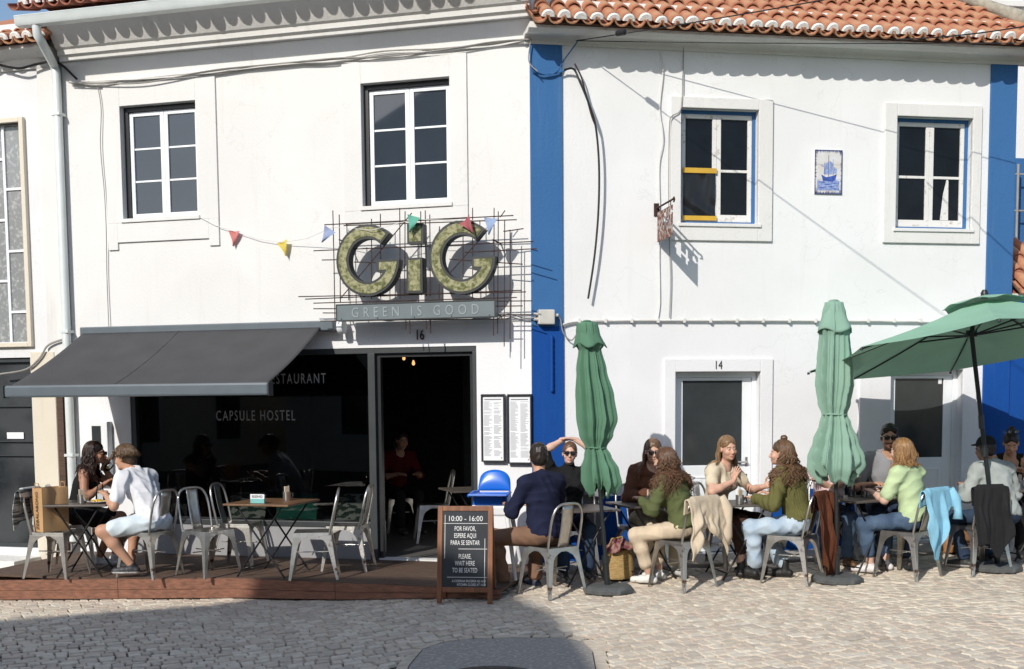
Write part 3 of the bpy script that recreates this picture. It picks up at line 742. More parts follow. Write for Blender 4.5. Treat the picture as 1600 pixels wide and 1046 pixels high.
mb = MB(); mb.quad((UN0, -.25, ztn + .09), (UN, -.25, ztn + .09), (UN, 5, ztn + 2.3), (UN0, 5, ztn + 2.3)); mb.build('roof', M['tile'], nh)

# ================================================================== FAR RIGHT: low house and the white house behind it
lo_ = empty('low_house', FR.w(UR, 0, 0), FR.rz, 'low blue house with tiled roof beyond the blue corner strip', 'house')
zl = FR.uz(1592, 468)[1]; zl2 = FR.uz(1592, 398, -1.2)[1]
mb = MB(); wall(mb, .004, 4, -.6, zl, []); mb.quad((4, 0, -.6), (4, 5, -.6), (4, 5, zl), (4, 0, zl)); mb.build('wall', M['blue_low'], lo_)
mb = MB(); mb.box(.004, 4.1, -.02, .3, zl, zl + .06); mb.build('cornice', M['trim'], lo_)
eave_tiles(lo_, .09, 2.2, zl + .04, .12, 38, 3, M['tile'], seed=21)
mb = MB(); mb.quad((.01, 0, zl + .06), (4, 0, zl + .06), (4, .85, zl + .70), (.01, .85, zl + .70)); mb.quad((.01, .85, zl + .70), (4, .85, zl + .70), (4, 3, zl - .2), (.01, 3, zl - .2)); mb.build('roof', M['tile_dark'], lo_)
bh = empty('back_house', FR.w(UR, -3.4, 0), FR.rz, 'tall white house with a blue band seen behind the low tiled roof', 'house')
zA, zB, zC = FR.uz(1594, 396, -3.4)[1], FR.uz(1594, 248, -3.4)[1], FR.uz(1594, -60, -3.4)[1]
mb = MB().box(-2.0, 6, 0, 4, zA - 3, zC + .4); mb.build('wall', M['wall_white'], bh)
MB().box(-2.0, 6, -.02, .01, zA, zB).build('blue_band', M['blue'], bh)
MB().box(-2.0, 6, -.05, .01, zB + 2.05, zB + 2.12).build('string_course', M['trim'], bh)
mb = MB()
ub_, zb_ = FR.uz(1588, 300, -3.2)
ub_ -= UR
for du in (.02, .16, .30): mb.tube([(ub_ + du, -.2, zA - .15), (ub_ + du, -.2, zB - .12)], .018, 8)
for f_ in (.12, .5, .88): mb.tube([(ub_ - .02, -.2, zA + (zB - zA) * f_ - .1), (ub_ + .36, -.2, zA + (zB - zA) * f_ - .1)], .012, 6)
mb.build('railing', M['cable_grey'], bh, 60)
# ================================================================== things fixed to the facades
def FLw(px, py, v): u, z = FL.uz(px, py, v); return (u, -v, z)
def FRw(px, py, v): u, z = FR.uz(px, py, v); return (u, -v, z)
# ---- awning
aw = empty('awning', CORNER, FL.rz, 'dark grey folding arm awning stretched out over the shop window', 'awning')
A0, A1 = FL.uz(143, 516, .12), FL.uz(523, 510, .12); za = (A0[1] + A1[1]) / 2
pv = 1.41; F1 = FL.uz(421, 599, pv); zf = F1[1]; ua, ub = A0[0] - .10, F1[0]
MB().box(ua - .02, A1[0], -.17, -.004, za - .06, za + .045).build('cassette', M['grey_bar'], aw, bevel=.012)
def cloth(s, t):
    u = ua + .02 + s * (ub - ua - .04); v = .14 + t * (pv - .14)
    z = za - .01 + (zf - za + .01) * t - .035 * math.sin(math.pi * t) + (.010 * math.sin(s * 17 + 2 * t) + .006 * math.sin(s * 43 + 5 * t)) * t * (1 - t) - .02 * math.sin(math.pi * s) * t * (1 - t)
    return (u, -v, z)
MB().grid(cloth, 60, 16).build('fabric', M['awning'], aw, 180, solid=.004)
MB().box(ua - .01, ub + .01, -pv - .06, -pv + .03, zf - .115, zf + .006).build('front_bar', M['grey_bar'], aw, bevel=.02)
for s_ in (0, 1):
    MB().box((ub + .012) if s_ else ua - .022, (ub + .022) if s_ else ua - .012, -pv - .065, -pv + .035, zf - .12, zf + .01).build('end_cap', M['grey_frame'], aw, bevel=.004)
    x0 = ub - .25 if s_ else ua + .25; xm = x0 + (-.75 if s_ else .75)
    MB().tube([(x0, -.12, za - .09), (xm, -.72, (za + zf) / 2 - .09), (x0, -pv + .05, zf - .06)], .022, 8).build('folding_arm', M['grey_bar'], aw, 40)
# motor end of the roller
m0 = FLw(530, 515, .14)
o = MB().lathe([(.001, -.03), (.075, -.03), (.08, -.02), (.08, .02), (.075, .03), (.001, .03)], 20).build('roller_end', M['white_gloss'], aw, 40)
o.location = (m0[0] + .02, -.12, za - .02); o.rotation_euler = (0, R(90), 0)
o = MB().tube([cloth(.42, .02 + .96 * k / 16) for k in range(17)], .004, 5).build('seam', M['awning'], aw, 60)
o.location.z += .003

# ---- the big GiG sign on its rod frame
sg = empty('letter_sign', CORNER, FL.rz, 'large moss covered letter sign on a frame of rusty rods', 'sign')
VS = .30
def Gpoly(cx, cz, ro, ri, ins):
    ro2, ri2 = ro - ins, ri + ins; t = ro * .36; pts = []
    a0 = R(46) + ins / ro; n = 44
    for k in range(n + 1):
        a = a0 + (2 * math.pi - ins / ro - a0) * k / n; pts.append((cx + ro2 * math.cos(a), cz + ro2 * 1.06 * math.sin(a)))
    bx = ro * .30
    pts += [(cx + bx + ins, cz - ins), (cx + bx + ins, cz - t + ins)]
    a1 = 2 * math.pi - math.asin(min(.95, (t - ins) / ri2)) + .02
    for k in range(n + 1):
        a = a1 + (a0 - a1) * k / n; pts.append((cx + ri2 * math.cos(a), cz + ri2 * 1.06 * math.sin(a)))
    return pts
def letter(poly_out, poly_in):
    b_ = MB().prism(poly_out, -VS - .06, -VS + .06).build('letter', M['sign_edge'], sg)
    MB().prism(poly_in, -VS - .064, -VS - .05).build('moss_face', M['moss'], b_)
for x0, x1, yc in ((526, 624, 407), (671, 774, 402)):
    c_ = FL.uz((x0 + x1) / 2 - 1, yc, VS + .06); r_ = (FL.uz(x1, yc, VS + .06)[0] - FL.uz(x0, yc, VS + .06)[0]) / 2
    letter(Gpoly(c_[0], c_[1], r_, r_ * .60, 0), Gpoly(c_[0], c_[1], r_, r_ * .60, .024))
for r4 in ((636, 350, 661, 381), (635, 403, 660, 458)):
    a, b, c, d = px_rect(FL, *r4, VS + .06)
    letter([(a, c), (b, c), (b, d), (a, d)], [(a + .022, c + .022), (b - .022, c + .022), (b - .022, d - .022), (a + .022, d - .022)])
a, b, c, d = px_rect(FL, 525, 472, 774, 499, VS + .05)
bd = MB().box(a, b, -VS - .05, -VS + .05, c, d).build('name_board', M['sign_grey'], sg, bevel=.004)
text_words('relief_lettering', 'GREEN IS GOOD', .145, M['sign_relief'], bd, Matrix.Translation(((a + b) / 2, -VS - .051, (c + d) / 2 - .052)) @ UPRIGHT, .004, .80, 'CENTER', 1.72, True)
ring(MB(), a + .01, b - .01, c + .01, d - .01, .01, .01, .01, .01, -VS - .056, -VS - .0505).build('board_edge', M['sign_edge'], bd)
for k in range(5):
    o = MB().lathe([(.006, 0), (.006, .006), (.001, .007)], 8).build('screw', M['sign_edge'], bd)
    o.location = (a + .06 + k * (b - a - .12) / 4, -VS - .050, c + .022); o.rotation_euler = (R(90), 0, 0)
rods = [((255,120),(1380,65)), ((370,125),(1400,90)), ((190,275),(1500,220)), ((240,330),(330,328)), ((430,342),(560,345)), ((1090,285),(1520,262)), ((1000,325),(1435,355)), ((1320,160),(1440,143)),
        ((100,548),(1455,520)), ((140,563),(1430,510)), ((190,587),(1400,553)), ((190,620),(330,620)), ((245,645),(330,645)), ((1270,575),(1490,573)), ((1270,605),(1435,603)), ((230,693),(1350,680)), ((1270,655),(1500,655)),
        ((305,35),(318,690)), ((343,60),(350,580)), ((388,110),(400,570)), ((535,85),(535,560)), ((588,55),(590,560)), ((703,20),(705,560)), ((735,40),(732,545)), ((828,40),(832,540)),
        ((855,35),(862,545)), ((882,60),(885,545)), ((940,130),(938,560)), ((1137,20),(1137,560)), ((1180,90),(1180,130)), ((1080,190),(1080,430)), ((1265,20),(1262,780)), ((1290,40),(1285,770)), ((1328,95),(1325,845)), ((1360,150),(1360,800)),
        ((350,560),(775,50)), ((1300,75),(1330,35)), ((1000,410),(1265,110)), ((740,690),(740,745)), ((763,690),(765,770)), ((862,690),(862,742)), ((886,690),(886,768))]
rq = random.Random(5)
for i, (p, q) in enumerate(rods):
    v_ = VS - .02 + rq.uniform(-.05, .05)
    a = FLw(440 + p[0] / 3.81, 320 + p[1] / 3.81, v_); b = FLw(440 + q[0] / 3.81, 320 + q[1] / 3.81, v_)
    MB().tube([a, tuple((a[k] + b[k]) / 2 + (.004 if k == 1 else 0) for k in range(3)), b], .0055, 6).build('rod', M['rust_rod'], sg, 60)
for px_, py_ in ((530, 375), (770, 375), (530, 490), (770, 490), (650, 480)):
    a = FLw(px_, py_, VS); MB().tube([(a[0], -VS, a[2]), (a[0], .02, a[2])], .008, 6).build('wall_anchor', M['rust_rod'], sg, 60)

# ---- bunting
bt = empty('bunting', CORNER, FL.rz, 'string of small coloured pennants between window and letter sign', 'bunting')
pts = [(309, 338, .04), (335, 352, .035), (366, 362, .035), (405, 374, .04), (441, 379, .05), (480, 373, .12), (520, 355, .30), (580, 360, .40), (647, 343, .40), (728, 345, .40), (770, 343, .38)]
MB().tube([FLw(*p) for p in pts], .003, 5).build('string', M['cable_white'], bt, 60)
for nm, (px_, py_, v_), c_, an in (('r', (366, 361, .037), (.60, .20, .18), .1), ('y', (441, 377, .052), (.70, .55, .10), -.25), ('b', (516, 358, .29), (.28, .34, .52), .6), ('g', (647, 338, .42), (.12, .42, .32), .3), ('r', (726, 343, .42), (.45, .12, .14), -.6), ('b', (767, 341, .40), (.30, .40, .60), .15)):
    mt = mk('pennant_' + nm, c_, .7, var=.1, trans=.25)
    h = .165; w_ = .072
    o = MB().grid(lambda s, t: ((s - .5) * 2 * w_ * (1 - t * .97), .02 * math.sin(3 * t + 4 * s), -h * t), 4, 5).build('pennant', mt, bt, 180)
    o.location = FLw(px_, py_, v_); o.rotation_euler = (0, an, .3 * an)

# ---- menu boards
for k, (r4, lab) in enumerate((((752, 617, 789, 722), 'black framed menu sheet on the wall beside the doorway'), ((793, 617, 831, 725), 'black framed menu sheet on the wall next to the blue corner strip'))):
    a, b, c, d = px_rect(FL, *r4, .05)
    mn = empty('menu_board', FL.w(a, 0, c), FL.rz, lab, 'menu', 'pair of menu boards')
    W_, H_ = b - a, d - c
    ring(MB(), .016, W_ - .016, .016, H_ - .016, .016, .016, .022, .016, -.062, -.018).build('frame', M['black_frame'], mn, bevel=.003)
    MB().box(.010, W_ - .010, -.045, -.012, .010, H_ - .010).build('sheet', M['paper'], mn)
    mb = MB(); rq = random.Random(40 + k)
    for cx0, cx1 in ((.030, W_ * .47), (W_ * .53, W_ - .03)):
        z = H_ - .075
        while z > .06:
            w_ = rq.uniform(.55, 1.0) * (cx1 - cx0)
            if rq.random() > .12: mb.box(cx0, cx0 + w_, -.0462, -.0452, z, z + .0035)
            z -= .0105
    mb.box(.035, W_ - .04, -.0462, -.0452, H_ - .055, H_ - .043); mb.box(W_ - .045, W_ - .033, -.0462, -.0452, .035, .05)
    mb.build('print', M['ink'], mn)

# ---- utility meter box, junction box, vertical lamp tube
a, b, c, d = px_rect(FL, 133, 659, 168, 722, .1); c -= .25
mt_ = empty('meter_box', FL.w(a, 0, c), FL.rz, 'white meter box with small dark window by the downpipe', 'meter box')
MB().box(0, b - a, -.10, .002, 0, d - c).build('case', M['white_gloss'], mt_, bevel=.01)
MB().box((b - a) * .32, (b - a) * .72, -.104, -.099, (d - c) * .55, (d - c) * .93).build('window', M['pane_door'], mt_)
ju, jz = FR.uz(853, 496, .06)
jb = empty('junction_box', FR.w(ju, 0, jz), FR.rz, 'beige junction box with cable stubs on the blue corner strip', 'junction box')
MB().box(-.085, .085, -.11, -.024, -.075, .075).build('case', M['grey_plastic'], jb, bevel=.012)
for x_, z_ in ((-.1, .03), (-.1, -.02), (.1, .02)): MB().tube([(x_ * .8, -.065, z_), (x_ * 1.25, -.065, z_)], .017, 8).build('gland', M['grey_plastic'], jb, 40)
tu, tz0 = FR.uz(862, 612, .03); tz1 = FR.uz(862, 525, .03)[1]
o = MB().tube([(0, -.045, tz0 + k * (tz1 - tz0) / 20) for k in range(21)], [.015 + .003 * (k % 2) for k in range(21)], 8).build('wall_conduit', M['blue_low'], None, 40)
o.location = FR.w(tu, 0, 0); o.rotation_euler = (0, 0, FR.rz); tag(o, 'short ribbed blue pipe fixed upright on the blue corner strip', 'pipe')

# ---- cables
def cable(name, F, pts, r, mat, label, cat='cable', group=None, smooth_n=6):
    P = [Vector((F.uz(*p)[0], -p[2], F.uz(*p)[1])) for p in pts]; out_ = []
    for i in range(len(P) - 1):
        p0, p1, p2, p3 = P[max(0, i - 1)], P[i], P[i + 1], P[min(len(P) - 1, i + 2)]
        for k in range(smooth_n):
            t = k / smooth_n
            out_.append(.5 * ((2 * p1) + (-p0 + p2) * t + (2 * p0 - 5 * p1 + 4 * p2 - p3) * t * t + (-p0 + 3 * p1 - 3 * p2 + p3) * t ** 3))
    out_.append(P[-1])
    o = MB().tube(out_, r, 6).build(name, mat, None, 60); o.location = F.o; o.rotation_euler = (0, 0, F.rz)
    return tag(o, label, cat, group)
rq = random.Random(8)
for k in range(4):
    pts = [(px_, py_ + rq.uniform(-4, 5) + (5 if px_ < 300 else 0), .03 + .012 * k) for px_, py_ in ((108, 124), (160, 124), (230, 120), (330, 109), (430, 103), (520, 95), (600, 84), (690, 78), (770, 68), (831, 57))]
    cable('wall_cable', FL, pts, .0075, M['cable_grey' if k % 2 else 'cable_white'], ('grey' if k % 2 else 'white') + ' cable in the loose bundle strung under the restaurant cornice', group='cable bundle under the cornice')
cable('wall_cable', FL, [(152, 133, .03), (158, 170, .025), (157, 230, .03), (163, 300, .025), (166, 360, .03), (167, 430, .025), (170, 512, .03)], .005, M['cable_grey'], 'thin pale cable running down beside the restaurant left window')
cable('black_cable', FR, [(881, 110, .05), (896, 108, .08), (906, 128, .11), (921, 165, .12), (931, 200, .12), (936, 260, .11), (935, 330, .10), (929, 400, .09), (919, 467, .08)], .011, M['cable_black'], 'thick black cable end hanging loose down the white wall')
cable('black_cable', FR, [(898, 100, .06), (908, 120, .08), (916, 150, .10), (924, 180, .12), (930, 196, .12)], .008, M['rust_rod'], 'frayed brown cable twisted round the thick hanging one')
cable('wall_cable', FR, [(1032, 80, .02), (1036, 110, .025), (1031, 170, .02), (1036, 215, .03), (1030, 260, .02), (1031, 330, .02), (1030, 400, .02), (1031, 470, .02), (1028, 497, .02)], .006, M['cable_white'], 'white cable running down left of the taped window')
cable('wall_cable', FR, [(1068, 72, .03), (1067, 120, .03), (1064, 170, .04), (1050, 182, .05), (1046, 200, .05), (1045, 300, .05), (1046, 380, .04), (1048, 440, .03), (1046, 497, .03)], .006, M['cable_grey'], 'grey cable that bends past the taped window corner and the iron sign')
cable('wall_cable', FL, [(830, 60, .05), (826, 95, .07), (840, 112, .08)], .006, M['cable_grey'], 'short grey cable loop at the restaurant end of the bundle')
cable('wall_cable', FR, [(831, 100, .05), (838, 112, .07), (858, 117, .06), (872, 110, .06), (880, 96, .05), (893, 78, .06), (905, 62, .12)], .006, M['blue'], 'blue painted cable looping round the corner strip')
cable('wall_cable', FR, [(831, 110, .05), (845, 116, .06), (870, 114, .05), (884, 110, .05)], .009, M['blue'], 'thick blue painted cable crossing the corner strip')
cond = cable('conduit', FR, [(879, 508, .03), (900, 503, .03), (960, 501, .03), (1100, 501, .03), (1300, 501.5, .03), (1440, 503, .03), (1535, 505, .03)], .012, M['cable_white'], 'white conduit clipped along the wall above the doors', 'conduit')
for k in range(16):
    px_ = 905 + k * 41; u_, z_ = FR.uz(px_, 501.5, .03)
    MB().box(u_ - .012, u_ + .012, -.05, 0, z_ - .02, z_ + .022).build('clip', M['cable_white'], cond)
cable('wall_cable', FR, [(868, 490, .06), (876, 500, .05), (880, 520, .05), (892, 532, .05), (902, 520, .05), (904, 505, .04)], .007, M['cable_grey'], 'grey cable looping from the junction box up to the conduit')
cable('wall_cable', FL, [(778, 498, .05), (795, 491, .05), (818, 497, .05), (838, 496, .06)], .006, M['cable_grey'], 'grey cable from the letter sign to the junction box')
# overhead service lines that cross the street
def span(name, a, b, sag, r, label, mat='cable_black'):
    pts = [a.lerp(b, k / 24) - Vector((0, 0, sag * 4 * (k / 24) * (1 - k / 24))) for k in range(25)]
    o = MB().tube(pts, r, 6).build(name, M[mat], None, 60); return tag(o, label, 'cable')
p0 = FR.w(*[(lambda t: (t[0], .10, t[1]))(FR.uz(900, 64, .10))][0])
p1 = at_Y(1700, -80, 8.2); p2 = at_Y(1700, 58, 10.9)
span('overhead_line', p0, p1, .03, .0055, 'black overhead line rising from the corner over the orange roof')
span('overhead_line', p0, at_Y(1720, 66, 11.4), .02, .0045, 'black overhead line running along the white cornice')
span('overhead_line', at_Y(1400, 62, 11.2), at_Y(1700, 22, 9.6), .04, .006, 'thin black overhead line in front of the roof hip')
sl = p0.lerp(p1, .11); sl2 = p0.lerp(p1, .135)
o = MB().tube([sl, sl.lerp(sl2, .1), sl.lerp(sl2, .9), sl2], [.012, .028, .028, .012], 10).build('cable_joint', M['cable_black'], None, 40); tag(o, 'black cable joint sleeve on the overhead line', 'cable joint')
cable('wall_cable', FL, [(0, 585, .05), (40, 578, .06), (62, 560, .06), (75, 540, .06), (100, 530, .06)], .012, M['cable_grey'], 'grey cable sagging across the stone pilaster by the awning')
cable('wall_cable', FL, [(0, 102, .10), (30, 107, .12), (60, 100, .1), (90, 98, .08), (120, 124, .05)], .014, M['cable_black'], 'black cable sagging under the neighbour roof towards the downpipe')

# ---- ship tile panel
a, b, c, d = px_rect(FR, 1272, 235, 1315, 304)
tp = empty('tile_panel', FR.w(a, 0, c), FR.rz, 'blue and white glazed tile panel of a sailing ship', 'tile panel')
W_, H_ = b - a, d - c
M['glaze'] = mk('glaze', (.68, .68, .70), .12, c2=(.60, .56, .50), thr=(.35, .7), scale=9); M['glaze_blue'] = mk('glaze_blue', (.05, .09, .36), .12, var=.35, scale=30); M['glaze_mid'] = mk('glaze_mid', (.25, .32, .56), .12, var=.35, scale=40); M['glaze_dark'] = mk('glaze_dark', (.04, .05, .16), .15)
for i in range(2):
    for j in range(3):
        MB().box(i * W_ / 2 + .001, (i + 1) * W_ / 2 - .001, -.014, .002, j * H_ / 3 + .001, (j + 1) * H_ / 3 - .001).build('tile', M['glaze'], tp)
def flat(name, polys, mat, y=-.0155):
    mb = MB()
    for p in polys: mb.add([(x * W_, y, z * H_) for x, z in p], [list(range(len(p)))])
    return mb.build(name, mat, tp)
edge = []
rq = random.Random(2)
for k in range(22):
    for z0_, s_ in ((.012, 1), (.988, -1)):
        x = .02 + k * .96 / 22; h = .025 + .05 * rq.random() + (.06 if k in (0, 1, 20, 21) else 0); edge.append([(x, z0_), (x + .043, z0_), (x + .02 + rq.uniform(-.02, .02), z0_ + s_ * h)][::s_])
for k in range(30):
    for x0, s_ in ((.012, 1), (.988, -1)):
        z = .02 + k * .96 / 30; h = .03 + .05 * rq.random(); edge.append([(x0, z), (x0 + s_ * h, z + .016), (x0, z + .032)][::s_])
edge += [[(0, 0), (1, 0), (1, .012), (0, .012)], [(0, .988), (1, .988), (1, 1), (0, 1)], [(0, 0), (.02, 0), (.02, 1), (0, 1)], [(.98, 0), (1, 0), (1, 1), (.98, 1)]]
flat('border', edge, M['glaze_dark'])
flat('sea', [[(.10, .08), (.9, .08), (.9, .30), (.75, .33), (.6, .29), (.42, .33), (.25, .29), (.10, .32)]], M['glaze_mid'], -.0150)
flat('waves', [[(x, z), (x + .16, z + .012), (x + .3, z - .004), (x + .16, z - .012)] for x, z in ((.12, .14), (.45, .17), (.3, .22), (.58, .12), (.14, .27), (.55, .25))], M['glaze_blue'], -.0156)
flat('hull', [[(.24, .44), (.30, .30), (.66, .28), (.76, .34), (.80, .46), (.68, .42), (.42, .38)]], M['glaze_blue'], -.0160)
flat('sails', [[(.32, .46), (.36, .68), (.50, .74), (.50, .44)], [(.52, .44), (.53, .76), (.66, .70), (.64, .46)], [(.67, .46), (.69, .62), (.80, .58), (.79, .48)], [(.20, .66), (.34, .60), (.33, .64)]], M['glaze_mid'], -.0162)
flat('masts', [[(.495, .4), (.51, .4), (.51, .88), (.495, .88)], [(.66, .42), (.67, .42), (.67, .8), (.66, .8)], [(.35, .42), (.36, .42), (.36, .72), (.35, .72)]], M['glaze_dark'], -.0165)

# ---- hanging iron sign on a bracket, edge on to the street
hu, hz = FR.uz(1026, 326, 0); L_ = .56
hs = empty('hanging_sign', FR.w(hu, 0, hz), FR.rz, 'rusty iron sign hanging from a wall bracket by the taped window', 'sign')
MB().tube([(0, .01, 0), (0, -L_, 0)], .010, 8).build('bracket_arm', M['rust_rod'], hs, 60)
MB().tube([(0, -L_ * .98, 0), (0, -L_ - .03, .012), (0, -L_ - .045, -.012), (0, -L_ - .02, -.03)], .009, 6).build('scroll', M['rust_rod'], hs, 60)
MB().box(-.03, .03, -.012, .002, -.08, .05).build('wall_plate', M['rust_rod'], hs)
mb = MB()
# pierced plate: outline minus a row of cut-outs, assembled from strips
Lp, Hp = L_ - .06, .30
cut = lambda y, z: ((.22 < y < .28 or .34 < y < .38) and .10 < z < .26) or (.20 < y < .40 and .16 < z < .20) or ((y - .46) ** 2 + (z - .24) ** 2 < .0012)
ny, nz_ = 28, 17
for i in range(ny):
    for j in range(nz_):
        y, z = (i + .5) * Lp / ny, (j + .5) * Hp / nz_
        if cut(y, z) : continue
        mb.box(-.004, .004, -.04 - (i + 1) * Lp / ny, -.04 - i * Lp / ny, -.05 - Hp + j * Hp / nz_, -.05 - Hp + (j + 1) * Hp / nz_)
M['rust_plate'] = mk('rust_plate', (.17, .065, .045), .8, .2, c2=(.42, .38, .34), thr=(.48, .58), scale=22)
mb.build('plate', M['rust_plate'], hs)
for y_ in (-.12, -L_ + .08): MB().tube([(0, y_, 0), (0, y_, -.055)], .005, 6).build('hook', M['rust_rod'], hs, 60)

# ================================================================== deck
deck = empty('deck', FL.w(-2.5, 0, 0), FL.rz, 'low brown wooden deck in front of the restaurant', 'deck')
front = [at_z(-90, 907, DECK_Z), at_z(0, 905.5, DECK_Z), at_z(370, 902.5, DECK_Z), at_z(690, 917, DECK_Z), at_z(784, 921, DECK_Z)]
def to_deck(p):
    q = p - FL.w(-2.5, 0, 0); return Vector((q.dot(FL.e), q.dot(FL.n), q.z))
fl_ = [to_deck(p) for p in front]
def vfront(u):
    for i in range(len(fl_) - 1):
        if fl_[i].x <= u <= fl_[i + 1].x:
            t = (u - fl_[i].x) / (fl_[i + 1].x - fl_[i].x); return -(fl_[i].y + t * (fl_[i + 1].y - fl_[i].y))
    return 0
uA, uB = fl_[0].x, fl_[-1].x
pw = .118; k = 0
while k * pw < 1.75:
    va, vb = -.01 + k * pw, -.01 + (k + 1) * pw - .006
    us_ = [u for u in np.linspace(uA, uB, 60) if vfront(u) > va + .012]
    runs, cur = [], []
    for u in np.linspace(uA, uB, 80):
        if vfront(u) > va + .012: cur.append(u)
        elif cur: runs.append(cur); cur = []
    if cur: runs.append(cur)
    for us_ in runs:
        if len(us_) < 2: continue
        top = [(u, -va, DECK_Z) for u in us_] + [(u, -min(vfront(u), vb), DECK_Z) for u in reversed(us_)]
        n = len(top); vs_ = top + [(x, y, z - .024) for x, y, z in top]
        fs = [list(range(n - 1, -1, -1))] + [(i, (i + 1) % n, (i + 1) % n + n, i + n) for i in range(n)]
        mesh_obj('plank', vs_, fs, M['deck_top'], deck)
    k += 1
def fascia(p, q):
    d_ = (q - p); L2 = d_.length; n_ = max(1, round(L2 / 1.3))
    nrm = Vector((d_.y, -d_.x, 0)).normalized()
    for i in range(n_):
        a = p.lerp(q, i / n_); b = p.lerp(q, (i + 1) / n_) - d_.normalized() * .004
        wa, wb = FL.w(-2.5 + a.x, -a.y, 0), FL.w(-2.5 + b.x, -b.y, 0)
        ga, gb = ground_z(wa.x, wa.y) + .012, ground_z(wb.x, wb.y) + .012
        for f0, f1, off in ((0, .46, .016), (.46, 1, .018)):
            zA0, zA1 = ga + (DECK_Z - .004 - ga) * f0 + .002, ga + (DECK_Z - .004 - ga) * f1 - .002
            zB0, zB1 = gb + (DECK_Z - .004 - gb) * f0 + .002, gb + (DECK_Z - .004 - gb) * f1 - .002
            if min(zA1 - zA0, zB1 - zB0) < .012: continue
            i0 = nrm * .003; o0 = nrm * (.003 + off)
            vs_ = [(*(a + i0).xy, zA0), (*(b + i0).xy, zB0), (*(b + o0).xy, zB0), (*(a + o0).xy, zA0), (*(a + i0).xy, zA1), (*(b + i0).xy, zB1), (*(b + o0).xy, zB1), (*(a + o0).xy, zA1)]
            mesh_obj('fascia_board', vs_, [(0,3,2,1),(4,5,6,7),(0,1,5,4),(1,2,6,5),(2,3,7,6),(3,0,4,7)], M['deck_face'], deck)
for i in range(len(fl_) - 1): fascia(fl_[i], fl_[i + 1])
fascia(fl_[-1], Vector((fl_[-1].x, -.06, DECK_Z)))
mb = MB()
for f_ in np.linspace(.03, .97, 9):
    u = uA + (uB - uA) * f_; mb.box(u - .03, u + .03, -vfront(u) + .06, -.04, -.12, DECK_Z - .026)
mb.build('joists', M['wood_dark'], deck)

# ================================================================== furniture prototypes
def make_chair():
    """pressed steel cafe chair, sitter faces +y"""
    root = empty('cafe_chair'); S = .175; zs = .45
    def seat(s, t):
        x, y = (s - .5) * 2 * S, (t - .5) * 2 * S
        e = max(abs(s - .5), abs(t - .5)) * 2
        return (x, y, zs - .010 * (1 - e ** 3) )
    mb = MB().grid(seat, 10, 10)
    n = 10; rim = [(i, 0) for i in range(n)] + [(n, j) for j in range(n)] + [(i, n) for i in range(n, 0, -1)] + [(0, j) for j in range(n, 0, -1)]
    top = [mb.v[i * 11 + j] for i, j in rim]
    m_ = len(top); low = [(x * 1.03, y * 1.03, zs - .035) for x, y, z in top]
    mb.add(top + low, [(i, i + m_, (i + 1) % m_ + m_, (i + 1) % m_) for i in range(m_)])
    mb.build('seat', M['steel'], root, 50)
    prof = [(0, .168), (.05, .150), (.09, .112), (.14, .078), (.22, .057), (.4, .044), (.7, .034), (1, .021)]
    for sx in (-1, 1):
        for sy in (-1, 1):
            mb = MB()
            c0 = Vector((sx * S * 1.0, sy * S * 1.0, zs - .012)); c1 = Vector((sx * .225, sy * (.225 if sy > 0 else .245), 0))
            for ax in (0, 1):
                pts = []
                for t, w_ in prof:
                    p = c0.lerp(c1, t); q = p.copy()
                    q[ax] -= (sx, sy)[ax] * w_
                    if t < .15: q[1 - ax] += 0
                    q.z -= 0; pts.append((p, q))
                vs_ = [x for pq in pts for x in pq]
                mb.add(vs_, [(2*i, 2*i+1, 2*i+3, 2*i+2) for i in range(len(pts) - 1)])
            mb.build('leg', M['steel_rust'] if (sx, sy) == (-1, -1) else M['steel'], root, solid=.004)
    mb = MB(); mb.tube([(-.19, 0, .24), (.19, 0, .24)], .006, 6); mb.tube([(0, -.20, .245), (0, .19, .245)], .006, 6); mb.build('stretcher', M['steel'], root, 60)
    hoop = []
    for t in np.linspace(-1, 1, 29):
        a = t * math.pi / 2; x = .178 * math.copysign(abs(math.sin(a)) ** .55, math.sin(a)); h = abs(math.cos(a)) ** .42
        z = zs - .02 + (.425) * h; y = -.168 - .085 * (z - zs) / .40
        hoop.append((x * (1 + .06 * (h if h < .8 else .8)), y, z))
    MB().tube(hoop, .0115, 8).build('back_hoop', M['steel'], root, 60)
    def splat(s, t):
        z = zs + t * .392; y = -.170 - .085 * (z - zs) / .40 - .012 * math.sin(math.pi * t) + .010 * (s - .5) ** 2 * 4
        return ((s - .5) * (.125 + .01 * t), y, z)
    MB().grid(splat, 6, 8).build('back_splat', M['steel'], root, 60, solid=.004)
    return root
CHAIR = make_chair(); chair_used = []
def place(proto, used, loc, r, label, cat, group):
    o = proto if not used else copy_tree(proto); used.append(o)
    o.location = loc; o.rotation_euler = (0, 0, R(r)); tag(o, label, cat, group); return o
def gp(px, py, deck_=False):
    return at_z(px, py, DECK_Z) if deck_ else at_ground(px, py)
def floor_at(x, y, deck_=False): return DECK_Z if deck_ else ground_z(x, y)
def chair(px, Y, r, label, deck_=False, group='steel cafe chairs'):
    x = (px - PPX) / FPX * Y; return place(CHAIR, chair_used, (x, Y, floor_at(x, Y, deck_) + .002), r, label, 'chair', group)
